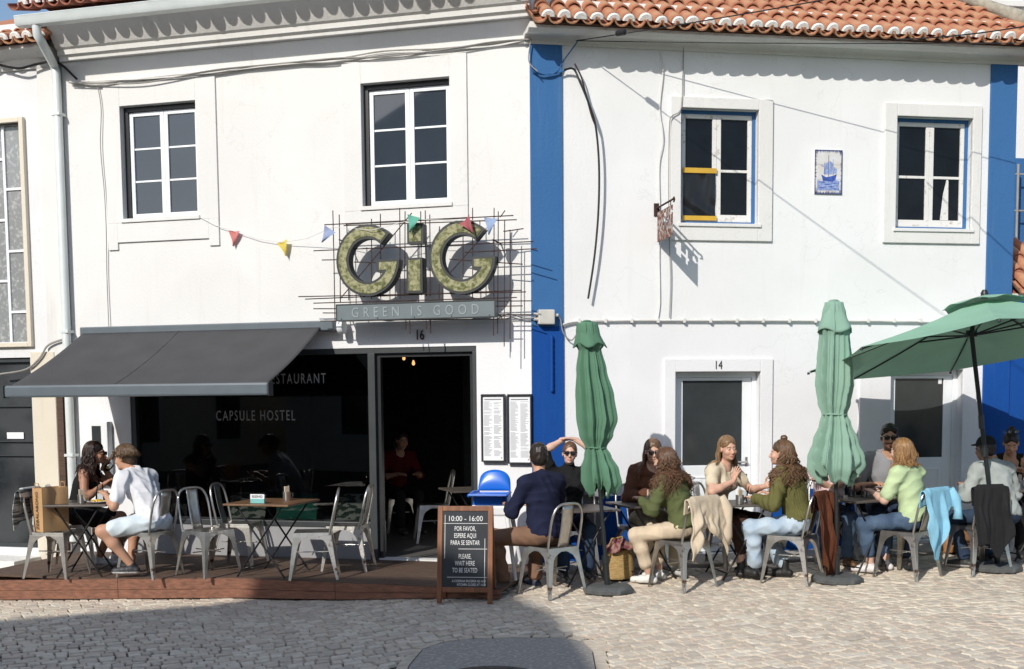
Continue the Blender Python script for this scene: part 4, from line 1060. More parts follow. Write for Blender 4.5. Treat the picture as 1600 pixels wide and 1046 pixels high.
def make_table(topmat, W=.6, D=.6, Hh=.72):
    root = empty('folding_table')
    t = MB().box(-W/2, W/2, -D/2, D/2, Hh - .02, Hh).build('table_top', topmat, root, bevel=.004)
    for s_ in (-1, 1):
        y = s_ * (D / 2 - .07)
        MB().tube([(-W*.36, y, .0), (W*.36, y, Hh - .022)], .0095, 8).build('leg', M['black_metal'], root, 60)
        MB().tube([(W*.36, y + .015 * -s_, .0), (-W*.36, y + .015 * -s_, Hh - .022)], .0095, 8).build('leg', M['black_metal'], root, 60)
    for x in (-W*.30, W*.30): MB().tube([(x, -D/2 + .07, .07), (x, D/2 - .07, .07)], .007, 6).build('crossbar', M['black_metal'], root, 60)
    return root
TAB_W, TAB_G = make_table(M['wood_table'], .70, .70), make_table(M['table_grey'])
tw_used, tg_used = [], []
def table(px, Y, r, label, wood=False, deck_=False):
    x = (px - PPX) / FPX * Y; p, u = (TAB_W, tw_used) if wood else (TAB_G, tg_used)
    return place(p, u, (x, Y, floor_at(x, Y, deck_) + .001), r, label, 'table', 'folding cafe tables')
def make_mug():
    root = empty('tin_mug')
    MB().lathe([(.036, 0), (.038, .003), (.040, .085), (.041, .087), (.038, .086), (.036, .006)], 20).build('cup', M['mug'], root, 40)
    MB().tube([(.039, 0, .072), (.06, 0, .07), (.066, 0, .05), (.06, 0, .028), (.039, 0, .022)], .004, 6).build('handle', M['mug'], root, 60)
    MB().box(-.028, .024, -.012, .006, .01, .14).build('napkins', M['napkin'], root, bevel=.003)
    MB().tube([(.015, .015, .01), (.03, .02, .15)], .004, 5).build('cutlery', M['mug'], root, 60)
    return root
M['napkin'] = mk('napkin', (.55, .44, .32), .8)
MUG = make_mug(); mug_used = []
def on_table(t, dx, dy): 
    p = t.matrix_world if False else None
    a = t.rotation_euler.z; hh = .721
    return (t.location.x + dx * math.cos(a) - dy * math.sin(a), t.location.y + dx * math.sin(a) + dy * math.cos(a), t.location.z + hh)
def make_glass():
    root = empty('drinking_glass')
    MB().lathe([(.030, 0), (.031, .003), (.036, .10), (.034, .10), (.029, .008)], 20).build('tumbler', M['glass_clear'], root, 60)
    return root
# ================================================================== parasols
def base_mesh(root, oct_n=8):
    prof = [(.235, 0), (.245, .012), (.245, .045), (.205, .068), (.06, .072), (.03, .072)]
    b = MB().lathe(prof, 24 if oct_n > 8 else 8).build('base', M['concrete'], root, 30, bevel=.008)
    b.rotation_euler = (0, 0, R(22.5)); return b
def closed_parasol(px, py, lean_px, top_py, prof, mat, label, seed, pleats=8, name='closed_parasol'):
    g = at_ground(px, py); root = empty(name, (g.x, g.y, g.z + .002), 0, label, 'parasol')
    base_mesh(root)
    top = at_Y(px + lean_px, top_py, g.y) - g; H_ = top.z; ax = Vector((top.x, 0, H_))
    A = lambda z: Vector((ax.x * z / H_, 0, z))
    MB().tube([A(.05), A(.05 + .26)], .028, 14).build('sleeve', M['pole'], root, 60)
    MB().tube([A(.27), A(.34)], [.036, .036], 14).build('collar', M['pole'], root, 40)
    MB().tube([A(.1), A(H_ - .02)], .019, 12).build('pole', M['pole'], root, 60)
    rr = random.Random(seed); ph = [rr.uniform(0, 6.28) for _ in range(8)]
    # prof: list of (pixel row, half width in pixels, sideways offset in pixels)
    s_ = FPX / g.y
    rows_ = [((at_Y(px, y, g.y) - g).z, hw / s_, off / s_) for y, hw, off in prof]
    def interp(z):
        for i in range(len(rows_) - 1):
            z0_, z1_ = rows_[i][0], rows_[i + 1][0]
            if z0_ >= z >= z1_:
                t = (z0_ - z) / max(1e-6, z0_ - z1_); t2 = t * t * (3 - 2 * t)
                return [rows_[i][k] + (rows_[i + 1][k] - rows_[i][k]) * t2 for k in (1, 2)]
        return rows_[-1][1:]
    zt_, zb_ = rows_[0][0], rows_[-1][0]
    nth, nz = 224, 70
    def surf(s, t):
        z = zt_ + (zb_ - zt_) * t; r, off = interp(z); th = 2 * math.pi * s
        tw = .10 * math.sin(2.2 * t + ph[0]) + .22 * t
        q = (pleats * (th + tw) / (2 * math.pi) + .22 * math.sin(2 * th + ph[1]) + 100) % 1.0
        c = math.cos(2 * math.pi * q)
        ramp = q / .86 if q < .86 else (1 - q) / .14          # each canopy panel wraps over the next, with a crisp edge
        fold = .40 * ramp ** 1.3 - .26
        c2 = .05 * math.sin(3 * 2 * math.pi * q + ph[2] + 2.5 * t) + .03 * math.sin(17 * (th + tw) + ph[3] + 5 * t) * (.3 + .7 * t)
        k = min(1, .25 + 2.2 * t)
        rad = r * (1 + k * (fold + c2) * (.9 if r > .06 else .6))
        drop = 0
        if t > .86: drop = -.05 * math.sin(3 * th + ph[4]) * (t - .86) / .14 - .035 * c * (t - .86) / .14
        p = A(z); sq = .82
        return (p.x + off + rad * math.cos(th), p.y + sq * rad * math.sin(th), z + drop)
    MB().grid(surf, nth, nz).build('canopy', mat, root, 50, solid=.003)
    # vent cap on top
    zc_ = rows_[0][0] + .015; zv = (at_Y(px, prof[2][0], g.y) - g).z; rv = rows_[2][1] * 1.10
    def vent(s, t):
        th = 2 * math.pi * s; z = zc_ + (zv - zc_) * t; r = .045 + (rv - .045) * t ** .8
        c = math.cos(4 * th + ph[5]); r *= 1 + .10 * t * c + .03 * t * math.sin(7 * th + ph[6])
        r2, off = interp(min(z, zt_))
        p = A(z); return (p.x + off + r * math.cos(th), p.y + .85 * r * math.sin(th), z + .02 * t * math.sin(4 * th + ph[7]))
    v_ = MB().grid(vent, 64, 12)
    v_.lathe([(.046, 0), (.03, .012), (.001, .016)], 16, (A(zc_).x + rows_[0][2], 0, zc_ - .004))
    v_.build('vent_cap', mat, root, 180, solid=.003)
    ti = min(range(len(prof)), key=lambda i: prof[i][1] if 3 < i < len(prof) - 1 else 1e9)
    zt2, rt2, ot2 = rows_[ti]
    MB().tube([(A(zt2).x + ot2 + rt2 * 1.02 * math.cos(a), .88 * rt2 * math.sin(a), zt2 + .004 * math.sin(2 * a)) for a in np.linspace(0, 2 * math.pi, 33)], .008, 6).build('tie_strap', mat, root, 60)
    return root
closed_parasol(950, 926, -33, 503,
    [(505, 16, 0), (520, 18, 0), (541, 22, 2), (545, 17, 1), (580, 22, 1), (620, 27, 3), (655, 29, 4), (680, 24, 1), (700, 15, -1), (712, 19, 1), (735, 27, 3), (752, 29, 4), (768, 22, 2)],
    M['green_old'], 'closed dark green parasol with leaning pole', 3)
closed_parasol(1308, 910, -5, 471,
    [(473, 14, 0), (490, 18, 0), (518, 25, 1), (524, 22, 0), (560, 24, 0), (600, 26, 0), (630, 22, -1), (648, 17, -1), (662, 21, 0), (690, 30, 0), (715, 38, 0), (728, 39, 0), (748, 28, 2)],
    M['green_pale'], 'closed pale green parasol standing upright', 6)
# open parasol, tilted
g = at_ground(1556, 892); op = empty('open_parasol', (g.x, g.y, g.z + .002), 0, 'open pale green parasol with tilted canopy on a leaning pole', 'parasol')
base_mesh(op)
hub = at_Y(1518, 522, g.y - .15) - g
kn = Vector((.02, 0, .05)).lerp(hub, .62)
MB().tube([(.02, 0, .05), Vector((.02, 0, .05)).lerp(hub, .14)], .030, 14).build('sleeve', M['pole'], op, 60)
MB().tube([Vector((.02, 0, .05)).lerp(hub, .135), Vector((.02, 0, .05)).lerp(hub, .17)], .038, 14).build('collar', M['pole'], op, 40)
MB().tube([(.02, 0, .05), kn], .021, 12).build('pole', M['pole'], op, 60)
MB().tube([kn - Vector((0, 0, .05)), kn + Vector((-.01, 0, .08))], .027, 12).build('tilt_joint', M['grey_frame'], op, 60)
MB().tube([kn, hub, hub + Vector((.03, 0, .22))], .021, 12).build('upper_pole', M['pole'], op, 60)
c2_ = Vector((.01, 0, .05)).lerp(hub, .49)
MB().tube([c2_ - Vector((0, 0, .03)), c2_ + Vector((0, 0, .05))], .034, 12).tube([c2_, c2_ + Vector((-.10, -.03, .05))], .008, 6).build('crank', M['pole'], op, 50)
Rr = 1.48; cxyz = Vector((4.325 - g.x, 10.887 - g.y, 2.251 - g.z))
def rimz(dx, dy): return cxyz.z + .0997 * dx - .1485 * dy
apex = at_Y(1538, 467, 10.87) - g
verts8 = []
for k in range(8):
    a = R(211.2 + 45 * k); dx, dy = Rr * math.cos(a), Rr * math.sin(a); verts8.append(Vector((cxyz.x + dx, cxyz.y + dy, rimz(dx, dy))))
for k in range(8):
    P_, Q_ = verts8[k], verts8[(k + 1) % 8]
    def pan(s, t):
        q = P_.lerp(Q_, s); p = apex.lerp(q, .10 + .90 * t)
        sag = .045 * math.sin(math.pi * s) * t + .03 * math.sin(math.pi * t)
        edge_in = .05 * math.sin(math.pi * s) * t ** 3
        p = p.lerp(apex, edge_in); return (p.x, p.y, p.z - sag * .8)
    MB().grid(pan, 12, 12).build('canopy_panel', M['green_open'], op, 180)
    rib_i = lambda f: apex.lerp(P_, f) - Vector((0, 0, .03 * math.sin(math.pi * f) * .8 + .018))
    rb_ = MB().tube([rib_i(.02 + .97 * j / 10) for j in range(11)], .008, 6).build('rib', M['pole'], op, 60)
    MB().tube([hub - Vector((0, 0, .02)), rib_i(.46)], .008, 6).build('strut', M['pole'], rb_, 60)
    op_t = MB().lathe([(.012, -.012), (.014, 0), (.010, .012)], 8).build('rib_tip', M['pole'], rb_, 60); op_t.location = P_ - Vector((0, 0, .02))
nrm = Vector((-.165, .14, 1)).normalized()
def ventf(s, t):
    a = 2 * math.pi * s; r = .05 + .33 * t; k8 = math.cos(math.pi / 8) / math.cos(((a - R(31.2)) % (math.pi / 4)) - math.pi / 8)
    dx, dy = r * k8 * math.cos(a), r * k8 * math.sin(a)
    slope = (apex.z - cxyz.z) / Rr
    return (apex.x + dx, apex.y + dy, apex.z + .035 - slope * r * .78 + .07 * dx - .1485 * dy + .012 * math.sin(8 * a) * t)
MB().grid(ventf, 64, 6).build('vent_flap', M['green_open'], op, 180)
o = MB().lathe([(.03, -.05), (.035, 0), (.02, .03)], 12).build('finial', M['pole'], op, 60); o.location = apex + Vector((0, 0, .05))
o = MB().lathe([(.05, -.03), (.05, .03)], 14).build('hub', M['pole'], op, 60); o.location = hub

# ================================================================== A-board
p = at_z(729, 938, .01); ab = empty('a_board', (p.x, p.y + .02, ground_z(p.x, p.y) + .004), R(-6), 'wooden framed black A-board with white opening hours', 'sign board')
W_, H_, tilt = .50, .87, R(9)
def leaf(front):
    rt = empty('tmp'); 
    return rt
def leafM(sgn): return Matrix.Rotation(-tilt * sgn, 4, 'X')
for sgn in (1, -1):
    T = Matrix.Translation((0, -sgn * H_ * math.sin(tilt), 0)) @ leafM(sgn)
    parts = [MB().box(-W_/2, -W_/2 + .045, -.012, .012, 0, H_), MB().box(W_/2 - .045, W_/2, -.012, .012, 0, H_), MB().box(-W_/2 + .045, W_/2 - .045, -.0115, .0115, H_ - .045, H_), MB().box(-W_/2 + .045, W_/2 - .045, -.0115, .0115, .10, .145)]
    nm = 'post post top_rail bottom_rail'.split()
    for q, n_ in zip(parts, nm):
        o = q.build(n_, M['wood_board'], ab, bevel=.004); o.matrix_local = T
    o = MB().box(-W_/2 + .045, W_/2 - .045, -.004, .006, .145, H_ - .045).build('blackboard', M['slate'], ab); o.matrix_local = T
    if sgn == 1:
        brd = o
        def line(y, s_, body, sx, x=0.0, al='CENTER', sp=1.0):
            text_obj('lettering', body, s_, M['chalk'], brd, Matrix.Translation((x, -.0055, y)) @ UPRIGHT, .0008, sx, al, sp)
        line(.735, .068, '10:00 - 16:00', .88)
        for y_, t_ in ((.648, 'POR FAVOR,'), (.585, 'ESPERE AQUI'), (.522, 'PARA SE SENTAR'), (.400, 'PLEASE,'), (.338, 'WAIT HERE'), (.276, 'TO BE SEATED')): line(y_, .060, t_, .58, 0.0)
        line(.190, .030, 'A COZINHA ENCERRA AS 16:00', .72, .19, 'RIGHT', 1.0); line(.158, .030, 'KITCHEN CLOSES AT 16:00', .72, .19, 'RIGHT', 1.0)
        mb = MB()
        for x0, x1, z0_, z1_ in ((-.195, .20, .712, .716), (-.185, -.181, .40, .79), (-.06, .20, .484, .488), (.176, .18, .155, .58), (-.16, .20, .232, .236)): mb.box(x0, x1, -.0052, -.0042, z0_, z1_)
        mb.build('chalk_lines', M['chalk'], brd)
MB().tube([(W_/2 - .02, -.10, .30), (W_/2 - .02, .10, .30)], .004, 5).build('stay', M['black_metal'], ab, 60)

# ================================================================== children's high chair
x_ = (769 - 800) / 1800 * 11.05; hc = empty('high_chair', (x_, 11.05, DECK_Z + .004), R(172), 'blue and white plastic high chair behind the A-board', 'high chair')
zt_ = .80
for sx in (-1, 1):
    for sy in (-1, 1):
        MB().tube([(sx * .15, sy * .13, zt_ - .10), (sx * .255, sy * .25, 0)], [.024, .017], 10).build('leg', M['hc_white'], hc, 60)
def shell(s, t):       # rounded seat back, facing +y
    a = math.pi * (s * 1.0); x = -.155 * math.cos(a); z = zt_ + .02 + t * .20 * max(0, math.sin(a)) ** .45
    return (x * (1 - .05 * t), -.13 - .05 * t + .015 * math.sin(math.pi * t), z)
MB().grid(shell, 24, 8).build('backrest', M['hc_blue'], hc, 180, solid=.016)
mb = MB(); ring(mb, -.14, .14, -.12, .12, .025, .025, .03, .03, 0, .11); mb2 = MB()
mb2.add([(x, z, zt_ - .10 + y) for x, y, z in mb.v], [list(reversed(f)) for f in mb.f]); mb2.box(-.14, .14, -.12, .12, zt_ - .10, zt_ - .08)
mb2.build('seat_tub', M['hc_blue'], hc, bevel=.012)
MB().box(-.19, .19, .10, .30, zt_ - .0, zt_ + .02).build('tray', M['hc_blue'], hc, bevel=.015)
for s_ in (-1, 1): MB().tube([(s_ * .155, -.12, zt_ + .01), (s_ * .18, .05, zt_ + .02), (s_ * .18, .28, zt_ + .005)], .016, 8).build('arm', M['hc_blue'], hc, 60)
MB().box(-.165, .165, -.14, .17, zt_ - .20, zt_ - .101).build('seat_base', M['hc_white'], hc, bevel=.02)

# ================================================================== tables, chairs and small things
T1 = table(128, 11.42, 4, 'folding table where the couple in black dress and white T-shirt sit', deck_=True)
T2 = table(424, 11.38, -16, 'folding table with a reserved sign on its brown wood top', wood=True, deck_=True)
T3 = table(905, 10.95, 20, 'folding table between the navy jumper man and the woman in sunglasses')
T4 = table(1010, 11.15, 18, 'small folding table of the two long haired women by the green parasol')
T5 = table(1150, 11.12, 12, 'folding table between the gesturing blonde and the olive jumper woman')
T6 = table(1340, 11.28, 30, 'folding table with two glasses beside the pale closed parasol')
T7 = table(1600, 11.75, 10, 'folding table of the woman with the hair bun, beyond the open parasol')
C = {}
C['bag'] = chair(84, 11.32, -100, 'steel cafe chair holding the brown paper bag', True)
C['wine'] = chair(113, 12.0, -78, 'steel cafe chair under the woman drinking wine', True)
C['tee'] = chair(228, 11.28, 66, 'steel cafe chair under the man in the white T-shirt', True)
C['r1'] = chair(322, 11.32, -128, 'empty steel cafe chair facing the street at the reserved table', True)
C['r2'] = chair(372, 11.98, -100, 'empty steel cafe chair between bench and reserved table', True)
C['r3'] = chair(487, 11.12, 96, 'empty steel cafe chair at the deck edge, back towards the doorway', True)
C['r4'] = chair(541, 11.66, 84, 'empty steel cafe chair next to the doorway post', True)
C['navy'] = chair(861, 10.52, 38, 'rust patched steel cafe chair under the navy jumper man')
C['black'] = chair(902, 11.32, 178, 'steel cafe chair under the woman with hands on her head')
C['green'] = chair(1067, 10.72, 38, 'steel cafe chair with a beige jacket on its back')
C['brown'] = chair(1003, 11.5, 200, 'steel cafe chair under the woman in brown beside the blue plinth')
C['blonde'] = chair(1122, 11.45, -128, 'steel cafe chair under the gesturing blonde woman')
C['olive'] = chair(1240, 10.88, 55, 'steel cafe chair with the long brown coat on its back')
C['pink'] = chair(1302, 11.8, 180, 'steel cafe chair under the person in pink')
C['grey'] = chair(1378, 11.8, 190, 'steel cafe chair under the bearded man in grey')
C['lime'] = chair(1421, 10.98, 40, 'steel cafe chair with the light blue jacket on its back')
C['cap'] = chair(1532, 11.18, 14, 'steel cafe chair with the black coat on its back')
C['bun'] = chair(1612, 12.1, 168, 'steel cafe chair under the woman with the hair bun')
def mug(t, dx, dy, label):
    o = place(MUG, mug_used, on_table(t, dx, dy), 40, label, 'mug', 'tin mugs with cutlery'); return o
mug(T1, .02, -.12, 'tin mug with napkins beside the plate of food'); mug(T2, .10, .12, 'tin mug with napkins behind the reserved sign')
mug(T4, -.02, -.12, 'tin mug on the table of the two long haired women'); mug(T5, -.03, -.18, 'tin mug with napkins between blonde and olive jumper woman'); mug(T7, -.1, -.1, 'tin mug on the table by the hair bun woman')
def glass_cup(t, dx, dy, label):
    o = MB().lathe([(.030, 0), (.031, .003), (.037, .11), (.035, .11), (.029, .008), (.001, .008)], 20).build('drinking_glass', M['glass_clear'], None, 60)
    o.location = on_table(t, dx, dy); return tag(o, label, 'glass', 'water glasses')
glass_cup(T6, .16, .05, 'water glass nearer the edge of the parasol side table'); glass_cup(T6, .10, .16, 'water glass further in on the parasol side table'); glass_cup(T5, .12, .06, 'water glass on the table of the gesturing blonde')
# plate with food
pl = empty('plate', on_table(T1, .17, -.10), 0, 'plate with yellow food on the couple\'s table', 'plate')
MB().lathe([(.06, 0), (.075, .004), (.105, .018), (.10, .020), (.07, .008), (.001, .007)], 28).build('dish', M['paper'], pl, 60)
rq = random.Random(6); mb = MB()
for k in range(26):
    a, r_ = rq.uniform(0, 6.28), rq.uniform(0, .065); c_ = Vector((r_ * math.cos(a), r_ * math.sin(a), .014 + .02 * (1 - r_ / .07)))
    d_ = Vector((rq.uniform(-1, 1), rq.uniform(-1, 1), rq.uniform(-.1, .5))).normalized() * .025; mb.obox(c_ - d_, c_ + d_, .010, .010)
mb.build('fries', mk('fries', (.62, .42, .07), .6, var=.2), pl)
# second glass carafe on the couple's table
o = MB().lathe([(.035, 0), (.045, .01), (.042, .10), (.028, .14), (.032, .17), (.030, .17), (.026, .14), (.040, .10), (.043, .012), (.001, .010)], 22).build('water_carafe', M['glass_clear'], None, 60)
o.location = on_table(T1, .13, .12); tag(o, 'glass water carafe on the couple\'s table', 'carafe')
# reserved sign
rs = empty('reserved_sign', on_table(T2, -.03, -.24), R(-16), 'small turquoise and white reserved sign on the wooden table', 'sign')
MB().prism([(-.075, 0), (.075, 0), (.075, .045), (-.075, .045)], -.012, .012).build('stand', mk('turquoise', (.20, .48, .46), .5), rs, bevel=.003)
MB().box(-.075, .075, -.008, .008, .045, .088).build('card', M['paper'], rs)
text_obj('lettering', 'RESERVED', .036, M['ink_dark'], rs, Matrix.Translation((0, -.0095, .053)) @ UPRIGHT, .001, .72)
# kraft paper bag standing on the chair
cb = C['bag'].location; pb = empty('paper_bag', (cb.x - .04, cb.y - .02, cb.z + .452), R(-40), 'brown kraft paper bag standing on a cafe chair', 'bag')
W_, D_, H_ = .27, .18, .43
def bagside(f):
    return MB().grid(f, 8, 10)
wv = lambda a, b: .006 * math.sin(7 * a + 3 * b) * math.sin(4 * b)
bagside(lambda s, t: ((s - .5) * .18, -W_/2 + wv(s, t) * t, t * H_)).build('side', M['kraft'], pb, 180)
bagside(lambda s, t: ((s - .5) * .18, W_/2 + wv(s, t) * t, t * H_)).build('side', M['kraft'], pb, 180)
bagside(lambda s, t: (.09 + wv(s, t) * t - .02 * t * max(0, 1 - abs(s - .5) * 4), (s - .5) * W_, t * H_)).build('gusset', M['kraft'], pb, 180)
bagside(lambda s, t: (-.09 + wv(s, t) * t + .02 * t * max(0, 1 - abs(s - .5) * 4), (s - .5) * W_, t * H_)).build('gusset', M['kraft'], pb, 180)
MB().box(-.0895, .0895, -W_/2, W_/2, 0, .004).build('bottom', M['kraft'], pb)
for y_ in (-W_/2, W_/2): MB().tube([(-.04, y_, H_ - .01), (-.035, y_, H_ + .045), (.035, y_, H_ + .045), (.04, y_, H_ - .01)], .005, 6).build('handle', M['kraft'], pb, 60)
me = text_mesh('ZEBALABONG', .066, .0006, .88); me.transform(Matrix.Translation((.022, -W_/2 - .009, .21)) @ Matrix.Rotation(R(-90), 4, 'Y') @ UPRIGHT); me.materials.clear(); me.materials.append(M['ink_dark'])
link(bpy.data.objects.new('lettering', me), pb)
# bench cushions behind the glass
def cushion(px, v, wd, mat, label):
    u_, z_ = FL.uz(px, 815, v); base_ = FL.w(u_, v, DECK_Z + .362)
    f = lambda s, t: ((s - .5) * wd, -.05 * math.sin(math.pi * s) ** .5 * math.sin(math.pi * t) ** .5, .02 + t * .30)
    mb = MB().grid(f, 14, 12); mb.grid(lambda s, t: tuple(a * (1 if i != 1 else -1) for i, a in enumerate(f(1 - s, t))), 14, 12)
    o = mb.build('cushion', mat, None, 180); o.location = base_; o.rotation_euler = (R(-14), 0, FL.rz); tag(o, label, 'cushion', 'cushions on the window bench')
M['palm'] = mk('palm_print', (.62, .60, .50), .85, c2=(.06, .10, .07), thr=(.5, .53), scale=7, stretch=(1.2, 1, 3)); M['cush_green'] = mk('cush_green', (.03, .22, .15), .85)
cushion(385, -.38, .46, M['palm'], 'palm print cushion on the window bench behind the reserved table'); cushion(462, -.36, .50, M['cush_green'], 'plain green cushion on the window bench'); cushion(552, -.36, .42, M['palm'], 'palm print cushion at the doorway end of the window bench')
# pendant bulbs inside
for px_, py_, Y_, lab in ((631, 560, 13.6, 'small warm hanging bulb inside the doorway, the higher of two'), (646, 568, 13.4, 'small warm hanging bulb inside the doorway, the lower of two')):
    c_ = at_Y(px_, py_, Y_); e_ = empty('pendant_lamp', c_, 0, lab, 'lamp', 'hanging bulbs inside the doorway')
    MB().lathe([(.001, -.025), (.012, -.02), (.018, -.008), (.017, .008), (.010, .025), (.009, .035)], 14).build('bulb', M['bulb'], e_, 60)
    MB().tube([(0, 0, .05), (0, 0, 2.74 - c_.z)], .004, 6).build('cord', M['cable_black'], e_, 60)
tin = place(TAB_G, tg_used, FL.w(FL.uz(735, 770, -.7)[0], -.75, DECK_Z + .003), 20, 'small table just inside the dark doorway', 'table', 'folding cafe tables')
cin = place(CHAIR, chair_used, FL.w(FL.uz(672, 770, -1.6)[0], -1.7, DECK_Z + .003), 100, 'steel cafe chair in the dark room behind the doorway', 'chair', 'steel cafe chairs')
# straw bag with a scarf
g = at_ground(965, 905); sb = empty('straw_bag', (g.x, g.y, g.z), 0, 'straw basket bag with a patterned scarf by the blue plinth', 'bag')
M['straw'] = mk('straw', (.42, .28, .11), .9, var=.3, scale=20, stretch=(1, 1, 6), bump=.8, bscale=70); M['scarf'] = mk('scarf', (.16, .03, .05), .85, c2=(.28, .17, .13), thr=(.45, .55), scale=22)
MB().grid(lambda s, t: ((.145 + .02 * math.sin(math.pi * t) - .03 * t) * math.cos(2*math.pi*s), (.10 - .02 * t) * math.sin(2*math.pi*s), .004 + .30 * t + .02 * math.cos(4 * math.pi * s) * t), 30, 12).lathe([(.14, .004), (.001, .004)], 30).build('basket', M['straw'], sb, 180, solid=.006)
rq = random.Random(12); ph = [rq.uniform(0, 6) for _ in range(6)]
MB().grid(lambda s, t: ((.02 + .15 * t + .03 * math.sin(9 * s * 6.28 + ph[0]) * t) * math.cos(2*math.pi*s) + .05 * t, (.02 + .10 * t) * math.sin(2*math.pi*s) - .03 * t, .40 - .02 * math.sin(5 * t) - .13 * t ** 2 + .025 * math.sin(12.56 * s + ph[1]) + .015 * math.sin(44 * s + 7 * t)), 60, 12).build('scarf', M['scarf'], sb, 180, solid=.005)
MB().tube([(-.10, -.03, .29), (-.06, -.05, .40), (.04, -.05, .42), (.10, -.03, .29)], .008, 6).build('handle', M['straw'], sb, 60)
# leather bag under the far table
g = at_ground(1490, 862); lb_ = empty('leather_bag', (g.x, g.y - .1, g.z + .22), R(20), 'tan leather bag hanging open beside the black coat chair', 'bag')
M['leather'] = mk('leather', (.33, .15, .055), .45, var=.2, scale=6, bump=.2)
MB().grid(lambda s, t: ((.19 - .02 * t) * math.cos(2*math.pi*s), (.09 - .05 * t * t) * math.sin(2*math.pi*s), .005 + .25 * t + .02 * math.cos(2*math.pi*s) * t), 30, 10).lathe([(.17, .005), (.001, .005)], 30).build('body', M['leather'], lb_, 180, solid=.006)
MB().grid(lambda s, t: ((s - .5) * .34, -.052 - .045 * math.sin(min(1, t * 1.6) * math.pi / 2), .262 - .14 * t), 8, 6).build('flap', M['leather'], lb_, 180, solid=.005)
MB().tube([(-.16, 0, .25), (-.12, -.02, .36), (.12, -.02, .36), (.16, 0, .25)], .007, 6).build('strap', M['leather'], lb_, 60)
lb_.location.z = g.z + .005

# ================================================================== houses across the street (they shade the foreground and show in the glass)
def back_to(px, py, Y, z=None):
    p = at_ground(px, py) if z is None else at_z(px, py, z); t = (p.y - Y) / SUN.y; return p - SUN * t
YB = -3.0
b1, b2, b3, b4, b5, b6 = [back_to(px, py, YB) for px, py in ((0, 970), (330, 946), (450, 927), (800, 931), (868, 962), (930, 1046))]
oh = empty('gable_house', (0, YB, 0), 0, 'white gabled house across the street whose shadow falls on the cobbles', 'house')
s_l = (b2.z - b1.z) / (b2.x - b1.x); s_r = (b6.z - b4.z) / (b6.x - b4.x)
zl_ = 4.2; xl = b1.x - (b1.z - zl_) / s_l; xr = b6.x + (zl_ - b6.z) / s_r
xl = max(xl, b1.x - 4)
b7, b8 = back_to(640, 920, YB), back_to(765, 921, YB)
roofl = [(xl, b1.z - s_l * (b1.x - xl)), (b1.x, b1.z), (b2.x, b2.z), (b3.x, b3.z), (b7.x, b7.z), (b8.x, b8.z), (b4.x, b4.z), (b5.x, b5.z), (b6.x, b6.z), (xr, zl_)]
poly = [(xr, -.5)] + roofl[::-1] + [(xl, -.5)]
MB().prism(poly, -7, -.0).build('wall', M['stone_trim'], oh)
mb = MB()
for i in range(len(roofl) - 1):
    (x0, z0_), (x1, z1_) = roofl[i], roofl[i + 1]; mb.quad((x0, -7.2, z0_ + .02), (x1, -7.2, z1_ + .02), (x1, .0, z1_ + .02), (x0, .0, z0_ + .02))
mb.build('roof', M['tile'], oh)
for i in range(3):
    for j in range(2):
        x0 = xl + 2 + i * 2.2; z0_ = .9 + j * 2.6
        w__ = ring(MB(), x0, x0 + .9, z0_, z0_ + 1.4, .12, .12, .12, .12, .0, .03).build('window', M['trim'], oh); MB().box(x0, x0 + .9, 0, .012, z0_, z0_ + 1.4).build('pane', M['pane'], w__)
oh2 = empty('facing_house', (7.5, -6, 0), R(-4), 'low white house opposite, seen only mirrored in the glass', 'house')
MB().box(-6.5, 7, -6, 0, -.5, 4.6).build('wall', M['wall_white'], oh2)
mb = MB(); mb.quad((-6.7, .3, 4.6), (7.2, .3, 4.6), (7.2, -3, 6.2), (-6.7, -3, 6.2)); mb.quad((-6.7, -3, 6.2), (7.2, -3, 6.2), (7.2, -6.2, 4.6), (-6.7, -6.2, 4.6)); mb.build('roof', M['tile'], oh2)
for i in range(4):
    for j in range(2):
        x0 = -5.4 + i * 3; z0_ = .8 + j * 2.1
        w__ = ring(MB(), x0, x0 + .9, z0_, z0_ + 1.2, .12, .12, .12, .12, .0, .03).build('window', M['blue'], oh2); MB().box(x0, x0 + .9, 0, .012, z0_, z0_ + 1.2).build('pane', M['pane'], w__)

def street_house(y0, y1, h, label, mat, seed):
    r_ = empty('street_house', (-19, (y0 + y1) / 2, -.3), 0, label, 'house'); L_ = (y1 - y0) / 2
    MB().box(-7, 0, -L_, L_, -.3, h).build('wall', M[mat], r_)
    mb = MB(); mb.quad((.4, -L_, h), (.4, L_, h), (-3.5, L_, h + 2), (-3.5, -L_, h + 2)); mb.quad((-3.5, -L_, h + 2), (-3.5, L_, h + 2), (-7.4, L_, h), (-7.4, -L_, h)); mb.build('roof', M['tile'], r_)
    for i in range(5):
        for j_ in range(2):
            yy = -L_ + 1.2 + i * (2 * L_ - 2.4) / 4; z0_ = 1.0 + j_ * 2.8
            f_ = MB(); f_.box(0, .03, yy - .62, yy + .62, z0_ - .12, z0_ + 1.52); f_ = f_.build('window', M['trim'], r_)
            MB().box(.03, .042, yy - .5, yy + .5, z0_, z0_ + 1.4).build('pane', M['pane'], f_)
street_house(-27, -11.5, 6.4, 'long white house down the side street, mirrored in the shop glass', 'wall_plain', 1)
street_house(-11.4, 4, 6.0, 'cream house down the side street, mirrored in the shop glass', 'stone_trim', 2)
